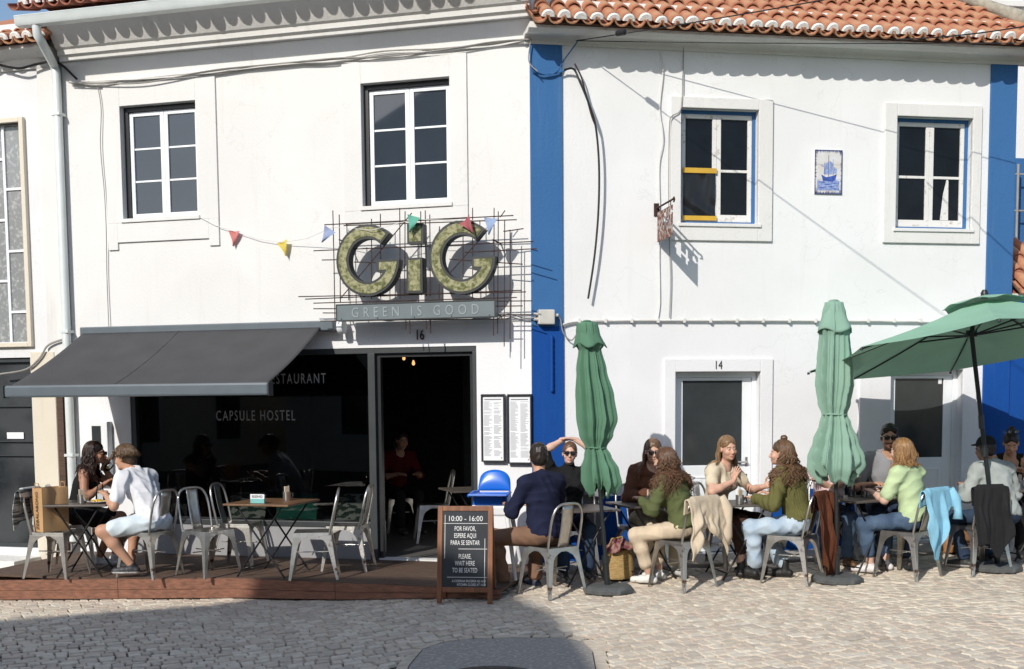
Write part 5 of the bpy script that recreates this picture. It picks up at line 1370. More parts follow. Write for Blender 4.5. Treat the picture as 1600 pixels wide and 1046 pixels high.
# ================================================================== implicit-surface toolkit for people and cloth
class Sdf:
    def __init__(s, lo, hi, h):
        s.lo = np.array(lo, np.float32); s.h = h
        s.n = np.maximum(4, np.ceil((np.array(hi) - s.lo) / h).astype(int) + 1)
        s.f = np.full(s.n, 1.0, np.float32)
        s.ax = [s.lo[i] + h * np.arange(s.n[i], dtype=np.float32) for i in range(3)]
    def _sub(s, lo, hi):
        i0 = np.clip(np.floor((np.array(lo) - s.lo) / s.h).astype(int), 0, s.n); i1 = np.clip(np.ceil((np.array(hi) - s.lo) / s.h).astype(int) + 1, 0, s.n)
        sl = tuple(slice(a, b) for a, b in zip(i0, i1))
        if any(b <= a for a, b in zip(i0, i1)): return None, None
        P = np.stack(np.meshgrid(*[s.ax[i][sl[i]] for i in range(3)], indexing='ij'), -1)
        return sl, P
    def _mix(s, sl, d, k, sub):
        f = s.f[sl]
        if sub:
            h = np.clip(.5 - .5 * (f + d) / k, 0, 1); s.f[sl] = f + (-d - f) * h + k * h * (1 - h)
        else:
            h = np.clip(.5 + .5 * (f - d) / k, 0, 1); s.f[sl] = f + (d - f) * h - k * h * (1 - h)
    def cap(s, a, b, ra, rb, k=.02, sub=False):
        a = np.array(a, np.float32); b = np.array(b, np.float32); pad = max(ra, rb) + k + .03
        sl, P = s._sub(np.minimum(a, b) - pad, np.maximum(a, b) + pad)
        if sl is None: return s
        ba = b - a; pa = P - a; t = np.clip((pa @ ba) / max(1e-9, ba @ ba), 0, 1)
        d = np.linalg.norm(pa - t[..., None] * ba, axis=-1) - (ra + (rb - ra) * t)
        s._mix(sl, d, k, sub); return s
    def ell(s, c, r, Rm=None, k=.02, sub=False):
        c = np.array(c, np.float32); r = np.array(r, np.float32); pad = r.max() + k + .03
        sl, P = s._sub(c - pad, c + pad)
        if sl is None: return s
        q = P - c
        if Rm is not None: q = q @ np.array(Rm, np.float32)
        k0 = np.linalg.norm(q / r, axis=-1); k1 = np.linalg.norm(q / (r * r), axis=-1) + 1e-9
        s._mix(sl, k0 * (k0 - 1) / k1, k, sub); return s
    def cut(s, p, n):
        n = np.array(n, np.float32); n /= np.linalg.norm(n)
        d = sum((s.ax[i] - p[i]).reshape([-1 if j == i else 1 for j in range(3)]) * n[i] for i in range(3))
        s.f = np.maximum(s.f, d); return s
    def noise(s, amp, wl=.09, seed=0, aniso=(1, 1, 1)):
        r = np.random.RandomState(seed); X = [s.ax[i].reshape([-1 if j == i else 1 for j in range(3)]) for i in range(3)]
        tot = 0
        low = .5 + .5 * np.sin(X[0] * 21 + X[1] * 13 - X[2] * 17 + r.rand() * 6)
        wob = .35 * np.sin(X[0] * 17 + X[2] * 11 + r.rand() * 6) + .35 * np.sin(X[1] * 15 - X[2] * 9 + r.rand() * 6)
        for i in range(3):
            d = r.randn(3) * np.array(aniso); d /= np.linalg.norm(d); w = math.pi / (wl * r.uniform(.8, 1.5))
            q = np.abs(np.sin((X[0] * d[0] + X[1] * d[1] + X[2] * d[2]) * w + wob * 1.6 + r.rand() * 6)) ** .7 - .65
            tot = tot + q * 2.6 * (low if i % 2 else 1 - low)
        s.f = (s.f + amp * (tot / 2.2)).astype(np.float32); return s
    def rib(s, amp, period, c, axis_fn):
        P = np.stack(np.meshgrid(*s.ax, indexing='ij'), -1); s.f += amp * np.sin(2 * math.pi * axis_fn(P) / period).astype(np.float32); return s
    def mesh(s):
        f = s.f.copy(); f[0] = f[-1] = 1; f[:, 0] = f[:, -1] = 1; f[:, :, 0] = f[:, :, -1] = 1
        n = np.array(f.shape); cs = n - 1; ncell = int(cs.prod())
        acc = np.zeros((ncell, 3)); cnt = np.zeros(ncell); quads = []
        strd = np.array([cs[1] * cs[2], cs[2], 1])
        for ax in range(3):
            a = np.take(f, range(0, n[ax] - 1), ax); b = np.take(f, range(1, n[ax]), ax)
            idx = np.argwhere((a < 0) != (b < 0)); 
            if not len(idx): continue
            av = a[tuple(idx.T)]; bv = b[tuple(idx.T)]; pos = idx.astype(float); pos[:, ax] += av / (av - bv)
            o1, o2 = (ax + 1) % 3, (ax + 2) % 3; cells = []
            for d1, d2 in ((0, 0), (-1, 0), (-1, -1), (0, -1)):
                c = idx.copy(); c[:, o1] += d1; c[:, o2] += d2; ci = c @ strd; cells.append(ci)
                cnt += np.bincount(ci, minlength=ncell)
                for q in range(3): acc[:, q] += np.bincount(ci, pos[:, q], minlength=ncell)
            Q = np.stack(cells, 1); fl = av < 0; Q[~fl] = Q[~fl][:, ::-1]; quads.append(Q)
        if not quads: return np.zeros((0, 3)), np.zeros((0, 4), int)
        used = np.nonzero(cnt)[0]; remap = np.full(ncell, -1); remap[used] = np.arange(len(used))
        v = acc[used] / cnt[used][:, None] * s.h + s.lo
        return v, remap[np.concatenate(quads)]
def smooth_mesh(v, f, it=1, lam=.5):
    for _ in range(it):
        acc = np.zeros_like(v); c = np.zeros(len(v))
        for i in range(4):
            for j in (f[:, (i + 1) % 4], f[:, (i - 1) % 4]):
                for q in range(3): acc[:, q] += np.bincount(f[:, i], v[j, q], minlength=len(v))
                c += np.bincount(f[:, i], minlength=len(v))
        v = v + lam * (acc / np.maximum(c, 1)[:, None] - v)
    return v
def ik(a, t, l1, l2, pole):
    a = Vector(a); t = Vector(t); d = t - a; L = min(d.length, (l1 + l2) * .995); d.normalize(); t = a + d * L
    x = (l1 * l1 - l2 * l2 + L * L) / (2 * L); h = math.sqrt(max(0, l1 * l1 - x * x))
    p = Vector(pole); p = p - d * p.dot(d); p = p.normalized() if p.length > 1e-5 else d.orthogonal().normalized()
    return a + d * x + p * h, t
M['skin'] = mk('skin', (1, 1, 1), .5, var=.04, scale=25, attr=True, spec=.35, sss=.12)
M['hair'] = mk('hair', (1, 1, 1), .42, var=.10, scale=40, attr=True, spec=.5)
M['shoe'] = mk('shoe', (1, 1, 1), .55, var=.08, scale=30, attr=True)
def cloth_mat(name, c, rough=.9, var=.10, scale=9, bump=.25, bscale=180, **k): return mk('cloth_' + name, c, rough, var=var, scale=scale, bump=bump, bscale=bscale, spec=.2, **k)
SK = {'fair': (.60, .36, .26), 'warm': (.52, .29, .19), 'tan': (.40, .20, .125), 'pale': (.64, .41, .32)}

class Rig: pass
def rig(scale=1.0, lean=6, bend=6, twist=0, side=0, head=(0, 0, 0), wrists=None, poles=None, ankles=None, knee_pole=None, hip=(0, 0, .545), w=1.0, neck_fwd=.02):
    j = Rig(); S = scale; j.S = S; j.w = w
    p0 = Vector(hip); j.p0 = p0
    R1 = Matrix.Rotation(R(-lean), 3, 'X') @ Matrix.Rotation(R(side), 3, 'Y')
    R2 = Matrix.Rotation(R(twist), 3, 'Z') @ Matrix.Rotation(R(-lean - bend), 3, 'X') @ Matrix.Rotation(R(side), 3, 'Y')
    j.R1, j.R2 = R1, R2
    j.waist = p0 + R1 @ Vector((0, .0, .17 * S)); j.chest = j.waist + R2 @ Vector((0, 0, .19 * S))
    j.shl = j.waist + R2 @ Vector((0, -.01, .30 * S)); j.neck = j.waist + R2 @ Vector((0, -.015, .355 * S))
    j.sh = [j.shl + R2 @ Vector((sx * .178 * S * w, 0, -.005)) for sx in (-1, 1)]
    Rh = Matrix.Rotation(R(head[0]), 3, 'Z') @ Matrix.Rotation(R(head[1]), 3, 'X') @ Matrix.Rotation(R(head[2]), 3, 'Y')
    j.Rh = Rh; j.hc = j.neck + R2 @ Vector((0, neck_fwd, .09 * S)) + Rh @ Vector((0, .02, .085 * S))
    wrists = wrists or [(-.15, .38, .77), (.15, .38, .77)]; poles = poles or [(-.6, -.3, -1), (.6, -.3, -1)]
    j.el, j.wr = [], []
    for i in range(2):
        e, t = ik(j.sh[i], wrists[i], .285 * S, .255 * S, poles[i]); j.el.append(e); j.wr.append(t)
    j.hp = [p0 + Vector((sx * .088 * S, .01, -.005)) for sx in (-1, 1)]
    ankles = ankles or [(-.12, .42, .09), (.12, .42, .09)]; knee_pole = knee_pole or [(-.1, .6, 1), (.1, .6, 1)]
    j.kn, j.an = [], []
    for i in range(2):
        kk, t = ik(j.hp[i], ankles[i], .42 * S, .42 * S, knee_pole[i]); j.kn.append(kk); j.an.append(t)
    return j
def torso(s, j, o=0.0, fem=False, belly=0.0, lo=True):
    S, w = j.S, j.w
    if lo: s.ell(j.p0 + Vector((0, -.01, .02)), ((.155 if not fem else .160) * S + o, .115 * S + o, .11 * S + o), j.R1, .05)
    s.ell(j.waist + j.R1 @ Vector((0, .005 + belly * .5, -.02)), ((.138 if not fem else .120) * S * w + o, (.098 + belly) * S + o, .14 * S + o), j.R1, .06)
    s.ell(j.chest + j.R2 @ Vector((0, 0, -.02)), (.152 * S * w + o, .108 * S + o, .165 * S + o), j.R2, .06)
    s.cap(j.sh[0] + j.R2 @ Vector((.035, 0, .0)), j.sh[1] + j.R2 @ Vector((-.035, 0, .0)), .062 * S + o, .062 * S + o, .05)
    for i in range(2): s.cap(j.neck + j.R2 @ Vector((0, -.01, -.005)), j.sh[i] + j.R2 @ Vector((0, 0, .005)), .045 * S + o * .6, .046 * S + o, .04)
    if fem:
        for sx in (-1, 1): s.ell(j.chest + j.R2 @ Vector((sx * .068 * S, .085 * S, -.01)), (.062 + o, .055 + o, .06 + o), j.R2, .04)
def arm(s, j, i, upto=2.0, o=0.0, k=.025):
    S = j.S; a, e, w_ = j.sh[i], j.el[i], j.wr[i]; t = min(1, upto); m_ = a.lerp(e, t)
    s.cap(a, m_, .052 * S + o, (.052 + (.040 - .052) * t) * S + o, k)
    if upto > 1:
        t = upto - 1; m_ = e.lerp(w_, t); mid = e.lerp(w_, min(t, .35))
        s.cap(e, mid, .039 * S + o, .039 * S + o, k); s.cap(mid, m_, .039 * S + o, (.039 + (.027 - .039) * t) * S + o, k)
def leg(s, j, i, upto=2.0, o=0.0, k=.04):
    S = j.S; a, e, w_ = j.hp[i], j.kn[i], j.an[i]; t = min(1, upto); m_ = a.lerp(e, t)
    s.cap(a, m_, .086 * S + o, (.086 + (.058 - .086) * t) * S + o, k)
    if upto > 1:
        t = upto - 1; c = e.lerp(w_, min(t, .35)) + Vector((0, -.012, 0)); s.cap(e, c, .056 * S + o, .054 * S + o, k); m_ = e.lerp(w_, t); s.cap(c, m_, .054 * S + o, (.054 + (.036 - .054) * t) * S + o, k)
def bounds(pts, pad): 
    a = np.array([tuple(p) for p in pts]); return a.min(0) - pad, a.max(0) + pad
def hand_geo(W, d, n, side, curl=.5, spread=.10, S=1.0, thumb=.7):
    """five-fingered hand; d = finger direction, n = palm side normal, side = +1 when thumb lies towards d x n"""
    W = Vector(W); d = Vector(d).normalized(); n = Vector(n); n = (n - d * n.dot(d)).normalized(); sv = d.cross(n) * side
    lo, hi = bounds([W], .24); s = Sdf(lo, hi, .0055)
    L = [.074, .082, .076, .060]; off = [.032, .011, -.011, -.031]
    s.cap(W - d * .03, W + d * .03, .026 * S, .024 * S, .01)
    for k in range(4):
        b = W + d * (.088 - .004 * abs(k - 1.3)) * S + sv * off[k] * S
        s.cap(W + d * .02 + sv * off[k] * .5 * S, b, .014 * S, .0125 * S, .012)
        p = b; dd = (d + sv * spread * (1.5 - k) * .7).normalized(); ang = 0
        for q, fr in enumerate((.45, .30, .25)):
            ang += curl * (.6, 1.0, .7)[q]; v = dd * math.cos(ang) + n * math.sin(ang); e = p + v * L[k] * fr * S
            s.cap(p, e, (.0098, .0090, .0082)[q] * S, (.0090, .0082, .0072)[q] * S, .004); p = e
    b = W + d * .025 * S + sv * .024 * S; e = b + (d * .55 + sv * thumb + n * .25).normalized() * .048 * S; s.cap(b, e, .0135 * S, .0115 * S, .008)
    e2 = e + (d * .8 + sv * thumb * .45 + n * .3).normalized() * .034 * S; s.cap(e, e2, .0110 * S, .0085 * S, .004)
    return s.mesh()
def head_geo(j, skin, fem=False, beard=None, brow=(.10, .06, .04), lip=None, smile=False):
    S = j.S * (1.0 if not fem else .97); s = Sdf((-.14, -.17, -.24), (.14, .16, .17), .0062)
    s.ell((0, -.018, .036), (.074, .094, .084), None, .02); s.ell((0, .018, -.030), (.060 if fem else .063, .076, .084), None, .03)
    s.ell((0, .034, -.082), (.042 if fem else .048, .046, .032), None, .025); s.ell((0, .074, -.098), (.017, .015, .015), None, .02)
    s.cap((-.032, .076, .020), (.032, .076, .020), .013, .013, .015)
    for sx in (-1, 1):
        s.ell((sx * .030, .099, .000), (.017, .013, .012), None, .012, True); s.ell((sx * .040, .060, -.034), (.022, .024, .024), None, .02)
        s.ell((sx * .030, .083, .000), (.0125, .0115, .010), None, .004); s.ell((sx * .074, -.008, -.008), (.010, .022, .032), None, .008)
    s.cap((0, .086, .004), (0, .108, -.034), .008, .0125, .010); s.ell((0, .100, -.042), (.017, .011, .009), None, .008)
    s.ell((0, .0885, -.066), (.022, .010, .0065), None, .007); s.ell((0, .0875, -.075), (.019, .0095, .007), None, .007); s.cap((-.019, .0965, -.0705), (.019, .0965, -.0705), .0022, .0022, .003, True)
    s.cap((0, -.018, -.06), (0, -.045, -.22), .050 if not fem else .044, .056 if not fem else .050, .03)
    v, f = s.mesh(); c = np.tile(np.array(skin), (len(v), 1))
    x, y, z = np.abs(v[:, 0]), v[:, 1], v[:, 2]
    def blend(mask, colr, a): c[mask] = c[mask] * (1 - a) + np.array(colr) * a
    lipc = lip or (skin[0] * .85, skin[1] * .50, skin[2] * .50)
    blend((x < .024) & (y > .080) & (z > -.083) & (z < -.058), lipc, .75)
    blend((x < .05) & (x > .02) & (y > .04) & (z > -.055) & (z < -.02), (skin[0], skin[1] * .78, skin[2] * .74), .5)
    blend((np.hypot(x - .030, (z - .0) * 1.8) < .010) & (y > .078), (.45, .40, .36), .6); blend((np.hypot(x - .030, z * 1.4) < .0070) & (y > .078), (.03, .02, .015), .95)
    blend((x > .012) & (x < .048) & (y > .066) & (z > .016) & (z < .026), brow, .8)
    if beard is not None:
        m_ = ((z < -.045) & (y > -.02) & (z > -.135) & (y > .0 + (z + .13) * .0)) & ~((x < .024) & (y > .080) & (z > -.083) & (z < -.060)) | ((x > .050) & (y > -.005) & (y < .045) & (z < .0) & (z > -.1))
        blend(m_, beard, .85)
    v = (v * S) @ np.array(j.Rh).T + np.array(j.hc); return v, f, c
def strands(j, spec, seed, o=.016):
    """locks of hair as tapered tubes that follow the skull, then fall"""
    r = random.Random(seed); S = j.S; mb = MB(); cols = []; base = spec['color']; n = int(spec.get('n', 150) * 3.2); L = spec['length']; wave = spec.get('wave', .008); vol = spec.get('vol', 1.0)
    curl = spec.get('freq', 26); rad = spec.get('r', .0085) * .50; part = spec.get('part', 0.0)
    cen = Vector((0, -.018, .036)); er = Vector((.080, .100, .090)) * vol
    tors = [(np.array(j.chest), np.array([.152 * S * j.w + o + .026, .112 * S + o + .040, .185 * S + o + .01]), np.array(j.R2)), (np.array(j.shl), np.array([.235 * S * j.w + o, .066 * S + o + .036, .066 * S + o + .022]), np.array(j.R2)), (np.array(j.neck), np.array([.062, .062, .10]), np.array(j.R2))]
    for q in range(n):
        phi = r.uniform(-math.pi, math.pi); al = R(spec.get('top', 4)) + (r.random() ** .8) * R(62)
        front = abs(phi) < R(82); 
        if front and spec.get('up'): pass
        pts = []; amax = R(spec.get('amax', 100)) + r.uniform(-.08, .08); a = al; sgn = 1 if phi > part else -1
        ph0 = phi
        while a < amax:
            pf = ph0
            if front:      # swept back off the face from the parting
                t = min(1, (a - al) / R(38) + (al / R(60)) * .8); pf = ph0 + (sgn * R(spec.get('sweep', 98)) - ph0) * t * t * (3 - 2 * t)
            p = Vector((er.x * math.sin(a) * math.sin(pf), er.y * math.sin(a) * math.cos(pf), er.z * math.cos(a))) * (1 + .10 * (a / amax) * r.uniform(.2, 1)) + cen
            pts.append(Vector(j.hc) + j.Rh @ (p * S)); a += R(13)
        if not pts: continue
        fly = 2.2 if r.random() < .08 else 1.0
        p = pts[-1].copy(); out_ = (p - j.hc); out_.z = 0; out_.normalize(); Lr = L * r.uniform(.72, 1.08); st = .028; k = 0; ang1, ang2 = r.uniform(0, 6.28), r.uniform(0, 6.28); dvel = Vector((0, 0, -1)) + out_ * spec.get('flare', .12)
        while k * st < Lr:
            k += 1; dvel = (dvel * .8 + Vector((out_.x * .02, out_.y * .02, -1)) * .35).normalized(); p = p + dvel * st
            for c_, rr_, Rm in tors:
                ql = (np.array(p) - c_) @ Rm / rr_; d_ = np.linalg.norm(ql)
                if d_ < 1.0:
                    p = Vector(c_ + Rm @ (ql / max(d_, .05) * 1.0 * rr_)) * .85 + p * .15
            w_ = wave * fly * min(1, k * st / .08)
            pts.append(p + Vector((math.sin(curl * k * st + ang1), math.cos(curl * k * st + ang2), 0)) * w_)
        m_ = len(pts); rs = [rad * (.9 - .55 * (i / m_) ** 2) * r.uniform(.85, 1.1) for i in range(m_)]; rs[-1] = .0015
        n0 = len(mb.v); mb.tube(pts, rs, 4)
        br = r.uniform(.55, 1.45); hl = r.random(); cc = [base[i] * br + (spec.get('tip', base)[i] - base[i]) * .35 * hl for i in range(3)]
        cols += [[min(1, x * (1 + .25 * (vi // 4) / max(1, m_))) for x in cc] for vi in range(len(mb.v) - n0)]
    return mb, cols
def cap_hair(j, spec, seed):
    S = j.S; s = Sdf((-.15, -.19, -.16), (.15, .16, .20), .0062); vol = spec.get('capvol', 1.0)
    s.ell((0, -.020, .042), (.080 * vol, .101 * vol, .090 * vol), None, .02); s.ell((0, -.045, -.01), (.074 * vol, .072 * vol, .078), None, .03)
    if spec.get('side'): 
        for sx in (-1, 1): s.cap((sx * .070, .022, .02), (sx * .070, .018, -.035), .012, .008, .01)
    if spec.get('bun'):
        b = spec['bun']; s.ell(b, (.036, .036, .032), None, .012)
    if spec.get('fringe'): s.cap((-.05, .066, .070), (.055, .070, .072), .024, .022, .02)
    hl = spec.get('hairline', .078)
    s.ell((0, .108, hl - .105), (.062, .060, .105), None, .015, True)
    for sx in (-1, 1): s.ell((sx * .085, .045, -.035), (.03, .045, .055), None, .012, True)
    s.cut((0, -.03, -.075), (0, .35, -1)); s.noise(spec.get('rough', .004), spec.get('wl', .035), seed, (1, 1, .6))
    v, f = s.mesh()
    if len(v) == 0: return None
    rs = np.random.RandomState(seed); az = np.arctan2(v[:, 0], v[:, 1] + .03); w_ = np.sin(az * 34 + 3 * np.sin(v[:, 2] * 40)) * .7 + np.sin(az * 71 + v[:, 2] * 50) * .6
    c = np.array(spec['color'])[None] * (1 + .30 * w_[:, None] + .15 * rs.randn(len(v), 1)); return (v * S) @ np.array(j.Rh).T + np.array(j.hc), f, np.clip(c, .002, 1)
def shoe_geo(an, d, S, colr, sole, kind='shoe'):
    an = Vector(an); d = Vector((d[0], d[1], 0)).normalized(); z = Vector((0, 0, 1)); base = Vector((an.x, an.y, max(0, an.z - .085)))
    lo, hi = bounds([an, base + d * .22, base - d * .1], .09); s = Sdf(lo, hi, .0075); sd = d.cross(z)
    s.cap(base - d * .045 + z * .035, base + d * .08 + z * .034, .036 * S, .038 * S, .02); s.cap(base + d * .08 + z * .034, base + d * .165 + z * .028, .040 * S, .032 * S, .02)
    s.cap(base + z * .05, an + z * (.0 if kind == 'shoe' else .06), .040 * S, .038 * S, .02); s.cut((base.x, base.y, base.z + .001), (0, 0, -1))
    v, f = s.mesh(); c = np.tile(np.array(colr), (len(v), 1)); c[v[:, 2] < base.z + .020] = sole
    return v, f, c
def join(parts):
    v, f, c, b = [], [], [], 0
    for pv, pf, pc in parts:
        if len(pv) == 0: continue
        v.append(pv); f.append(pf + b); c.append(pc if np.ndim(pc) == 2 else np.tile(np.array(pc), (len(pv), 1))); b += len(pv)
    return np.concatenate(v), np.concatenate(f), np.concatenate(c)
SEED = [100]
def person(label, px, Y, r, rg, skin='fair', fem=False, top=None, bottom=None, shoes=None, hair=None, hands=(None, None), beard=None, shades=False, extra=None, deck_=False, belly=0.0, x=None, z=None, legs=True, seat_off=None, smile=False):
    SEED[0] += 7; seed = SEED[0]; j = rig(**rg); sk = SK[skin]; S = j.S
    if x is None: x = (px - PPX) / FPX * Y
    root = empty('person', (x, Y, (floor_at(x, Y, deck_) if z is None else z) + .004), R(r), label, 'person')
    allp = [j.p0, j.neck, *j.sh, *j.el, *j.wr, *j.hp, *j.kn, *j.an]
    lo, hi = bounds(allp, .16); s = Sdf(lo, hi, .0125); torso(s, j, 0, fem, belly)
    for i in range(2): arm(s, j, i, 2.0); (leg(s, j, i, 2.0) if legs else None)
    s.cap(j.neck - Vector((0, 0, .04)), j.neck + Vector((0, 0, .02)), .052, .052, .02)
    v, f = s.mesh(); parts = [(v, f, sk)]
    parts.append(head_geo(j, sk, fem, beard, brow=tuple(c * .8 for c in (hair or {}).get('color', (.1, .06, .04)))))
    for i in range(2):
        h = hands[i] or {}; fd = (j.wr[i] - j.el[i]).normalized(); d = Vector(h.get('d', fd)); n_ = Vector(h.get('n', (0, .1, -1))); sgn = 1 if i == 0 else -1
        hv, hf = hand_geo(j.wr[i], d, n_, h.get('side', -sgn), h.get('curl', .45), h.get('spread', .10), S * (.92 if fem else 1.0), h.get('thumb', .7)); parts.append((hv, hf, sk))
    v, f, c = join(parts); mesh_obj('body', v, f, M['skin'], root, 180, cols=c)
    if bottom:
        o = bottom.get('o', .011); up = bottom['len']; pts = [j.p0, *j.hp, *j.kn, *(j.an if up > 1 else [])]; lo, hi = bounds(pts, .17); s = Sdf(lo, hi, .0115)
        s.ell(j.p0 + Vector((0, -.01, .02)), (.157 * S + o, .118 * S + o, .112 * S + o), j.R1, .05)
        s.cut(j.p0 + j.R1 @ Vector((0, 0, min(.095, (top or {}).get('hem', .06) + .035))), j.R1 @ Vector((0, 0, 1)))
        for i in range(2): leg(s, j, i, up, o)
        if up > 1.6:
            for i in range(2):
                e = j.kn[i].lerp(j.an[i], up - 1); s.cap(j.kn[i].lerp(j.an[i], .75 * (up - 1)), e, .050 * S + o, bottom.get('hem', .050) * S + o, .03)
        for i in range(2):
            if up <= 1: e = j.hp[i].lerp(j.kn[i], up); 
        s.noise(bottom.get('fold', .0045) * 1.7, .085, seed + 1); v, f = s.mesh(); mesh_obj(bottom.get('name', 'trousers'), v, f, bottom['mat'], root, 180)
    if top:
        o = top.get('o', .016); pts = [j.p0, j.neck, *j.sh, *j.el, *(j.wr if top['sleeve'] > 1 else [])]; lo, hi = bounds(pts, .18); s = Sdf(lo, hi, .0105 if not top.get('rib') else .008)
        torso(s, j, o, fem, belly)
        for i in range(2):
            if top['sleeve'] > 0: arm(s, j, i, top['sleeve'], top.get('so', o), .03)
        if top.get('collar'): s.cap(j.neck - j.R2 @ Vector((0, 0, .03)), j.hc + j.Rh @ Vector((0, -.03, -.125 * S)), .060, .056, .02)
        else: s.cap(j.neck + j.R2 @ Vector((0, .045, .0)), j.hc + j.Rh @ Vector((0, -.01, -.10)), top.get('neck', .058), .060, .012, True)
        if top.get('scoop'): s.ell(j.neck + j.R2 @ Vector((0, .10, -.04)), (.085, .07, .12), j.R2, .02, True); s.ell(j.neck + j.R2 @ Vector((0, -.10, -.0)), (.08, .07, .07), j.R2, .02, True)
        if top.get('strap'):
            for sx in (-1, 1): s.ell(j.shl + j.R2 @ Vector((sx * .205 * S, 0, -.02)), (.095, .14, .12), j.R2, .02, True)
        s.cut(j.p0 + j.R1 @ Vector((0, 0, top.get('hem', -.04))), j.R1 @ Vector((0, 0, -1)))
        s.noise(top.get('fold', .005) * 1.7, top.get('wl', .075), seed + 2)
        if top.get('rib'):
            Ri = np.array(j.R2); w0 = np.array(j.waist); s.rib(top['rib'], .026, None, lambda P: np.arctan2((P - w0) @ Ri[:, 1], (P - w0) @ Ri[:, 0]) * .15)
        v, f = s.mesh(); mesh_obj(top.get('name', 'shirt'), v, f, top['mat'], root, 180)
    if shoes and legs:
        for i in range(2):
            d = shoes.get('dir', [(j.an[i] - j.hp[i])] * 2)[i]; v, f, c = shoe_geo(j.an[i], d, S, shoes['c'], shoes.get('sole', shoes['c']), shoes.get('kind', 'shoe')); mesh_obj('shoe', v, f, M['shoe'], root, 180, cols=c)
    if hair:
        hr = cap_hair(j, hair, seed + 3)
        ho = mesh_obj('hair', hr[0], hr[1], M['hair'], root, 180, cols=hr[2])
        if hair.get('length'):
            mb, cols = strands(j, hair, seed + 4, (top or {}).get('o', .016)); mesh_obj('hair_locks', mb.v, mb.f, M['hair'], ho, 180, cols=np.array(cols))
    if shades: glasses(j, root, shades)
    if extra: extra(j, root)
    return j, root
def headmat(j): 
    m_ = j.Rh.to_4x4(); m_.translation = j.hc; return m_ @ Matrix.Scale(j.S, 4)
M['lens'] = mk('lens', (.012, .010, .010), .08, spec=.8)
def glasses(j, root, where):
    dz, dy, tilt = (0, 0, 0) if where == 'eyes' else (.095, -.045, R(38))
    mb = MB()
    for sx in (-1, 1):
        cx = sx * .032; mb.grid(lambda s, t: (cx + .026 * (2 * s - 1) * (1 - .15 * (t - .5) ** 2), .112 - .010 * (2 * s - 1) ** 2 - (.012 if (2 * s - 1) * sx > .5 else 0) * 0, .017 - .038 * t * (1 - .12 * (2 * s - 1) ** 2)), 8, 6)
        mb.tube([(sx * .058, .106, .012), (sx * .077, .08, .012), (sx * .080, -.005, .010)], .0035, 6)
    mb.tube([(-.010, .114, .010), (0, .117, .012), (.010, .114, .010)], .003, 6)
    o = mb.build('sunglasses', M['lens'], root, 60, solid=.003); o.matrix_local = headmat(j) @ Matrix.Translation((0, dy, dz)) @ Matrix.Rotation(tilt, 4, 'X')

# ---- clothes hung over chair backs
def drape(ch, mat, label, cat, x0, x1, back, front, name, seed, fold=.022, tail=None, rz=0, sleeve=None, z_off=0, puff=.0):
    root = empty(name, ch.location, ch.rotation_euler.z, label, cat); r = random.Random(seed); ph = [r.uniform(0, 6.28) for _ in range(8)]
    ztop = .872 + z_off; yt = -.262; tot = front + back
    def sh(s, t):
        x = x0 + (x1 - x0) * s; bl = back * (1 - .10 * math.sin(5 * s + ph[0]) - .06 * math.sin(11 * s + ph[1])) * (tail(s) if tail else 1); L = front + bl; q = t * L - front
        rad = .024
        if q < -rad * 1.57: y, z, dd = yt + rad, ztop - rad - (-q - rad * 1.57), -q
        elif q < rad * 1.57: a = q / rad; y, z, dd = yt - rad * math.sin(a) * 1, ztop - rad + rad * math.cos(a), abs(q)
        else: y, z, dd = yt - rad - .05 * math.sin(min(1, (q) / .5) * 1.2), ztop - rad - (q - rad * 1.57), q
        k = min(1, max(0, dd - .03) / .22); sgn = -1 if q > 0 else .4
        f_ = fold * k * (math.sin(9 * s * (x1 - x0) / .35 + ph[2] + 1.2 * t) + .6 * (1 - 2 * abs(math.sin(8.5 * s + ph[3] - 1.5 * t))) + .35 * math.sin(14 * t + 6 * s + ph[4]) + .22 * math.sin(37 * s + 5 * t + ph[7]))
        y += sgn * (abs(f_) * .6 + f_ * .5 + puff * k * (.6 + .4 * math.sin(22 * t + ph[6])))
        sagx = .02 * math.sin(6 * t + ph[5]) * k
        droop = -.025 * (2 * s - 1) ** 2 * (1 - k * .4) if abs(2 * s - 1) > .7 else 0
        return (x + sagx, y, z + droop)
    MB().grid(sh, 60, 60).build('cloth', mat, root, 180, solid=.006 if not puff else .014)
    if sleeve:
        pts = sleeve; n = len(pts); MB().tube([Vector(p) + Vector((.012 * math.sin(i * 1.9), .012 * math.cos(i * 1.4), 0)) for i, p in enumerate(pts)], [.05 + .010 * math.sin(i * 2.3) - .010 * i / n for i in range(n)], 12).build('sleeve', mat, root, 180)
    return root
# ================================================================== PEOPLE
CL = {}
for k, c in dict(white=(.74, .74, .76), shorts=(.60, .68, .72), black=(.012, .012, .013), navy=(.013, .016, .040), brown_trs=(.20, .115, .075), green_sw=(.095, .112, .045), cream=(.60, .49, .36), beige=(.60, .52, .38), olive=(.115, .11, .038), denim_l=(.38, .48, .58), denim=(.055, .09, .15), denim_d=(.03, .05, .09), pink=(.66, .48, .47), greyt=(.25, .25, .265), lime=(.46, .57, .34), sage=(.34, .37, .36), rust=(.11, .045, .025), jacket_beige=(.55, .46, .34), coat_brown=(.085, .028, .014), sky=(.24, .50, .66), coat_black=(.018, .018, .020), red=(.09, .006, .008), stripe=(.30, .31, .30), darkbrown=(.05, .025, .015)).items(): CL[k] = cloth_mat(k, c)
CL['stripe'] = cloth_mat('stripes', (.12, .13, .13), c2=(.52, .53, .50), thr=(.48, .52), scale=9, stretch=(.2, .2, 4))
CL['denim_l'] = cloth_mat('denim_light', (.33, .43, .54), c2=(.47, .56, .64), thr=(.35, .65), scale=7)
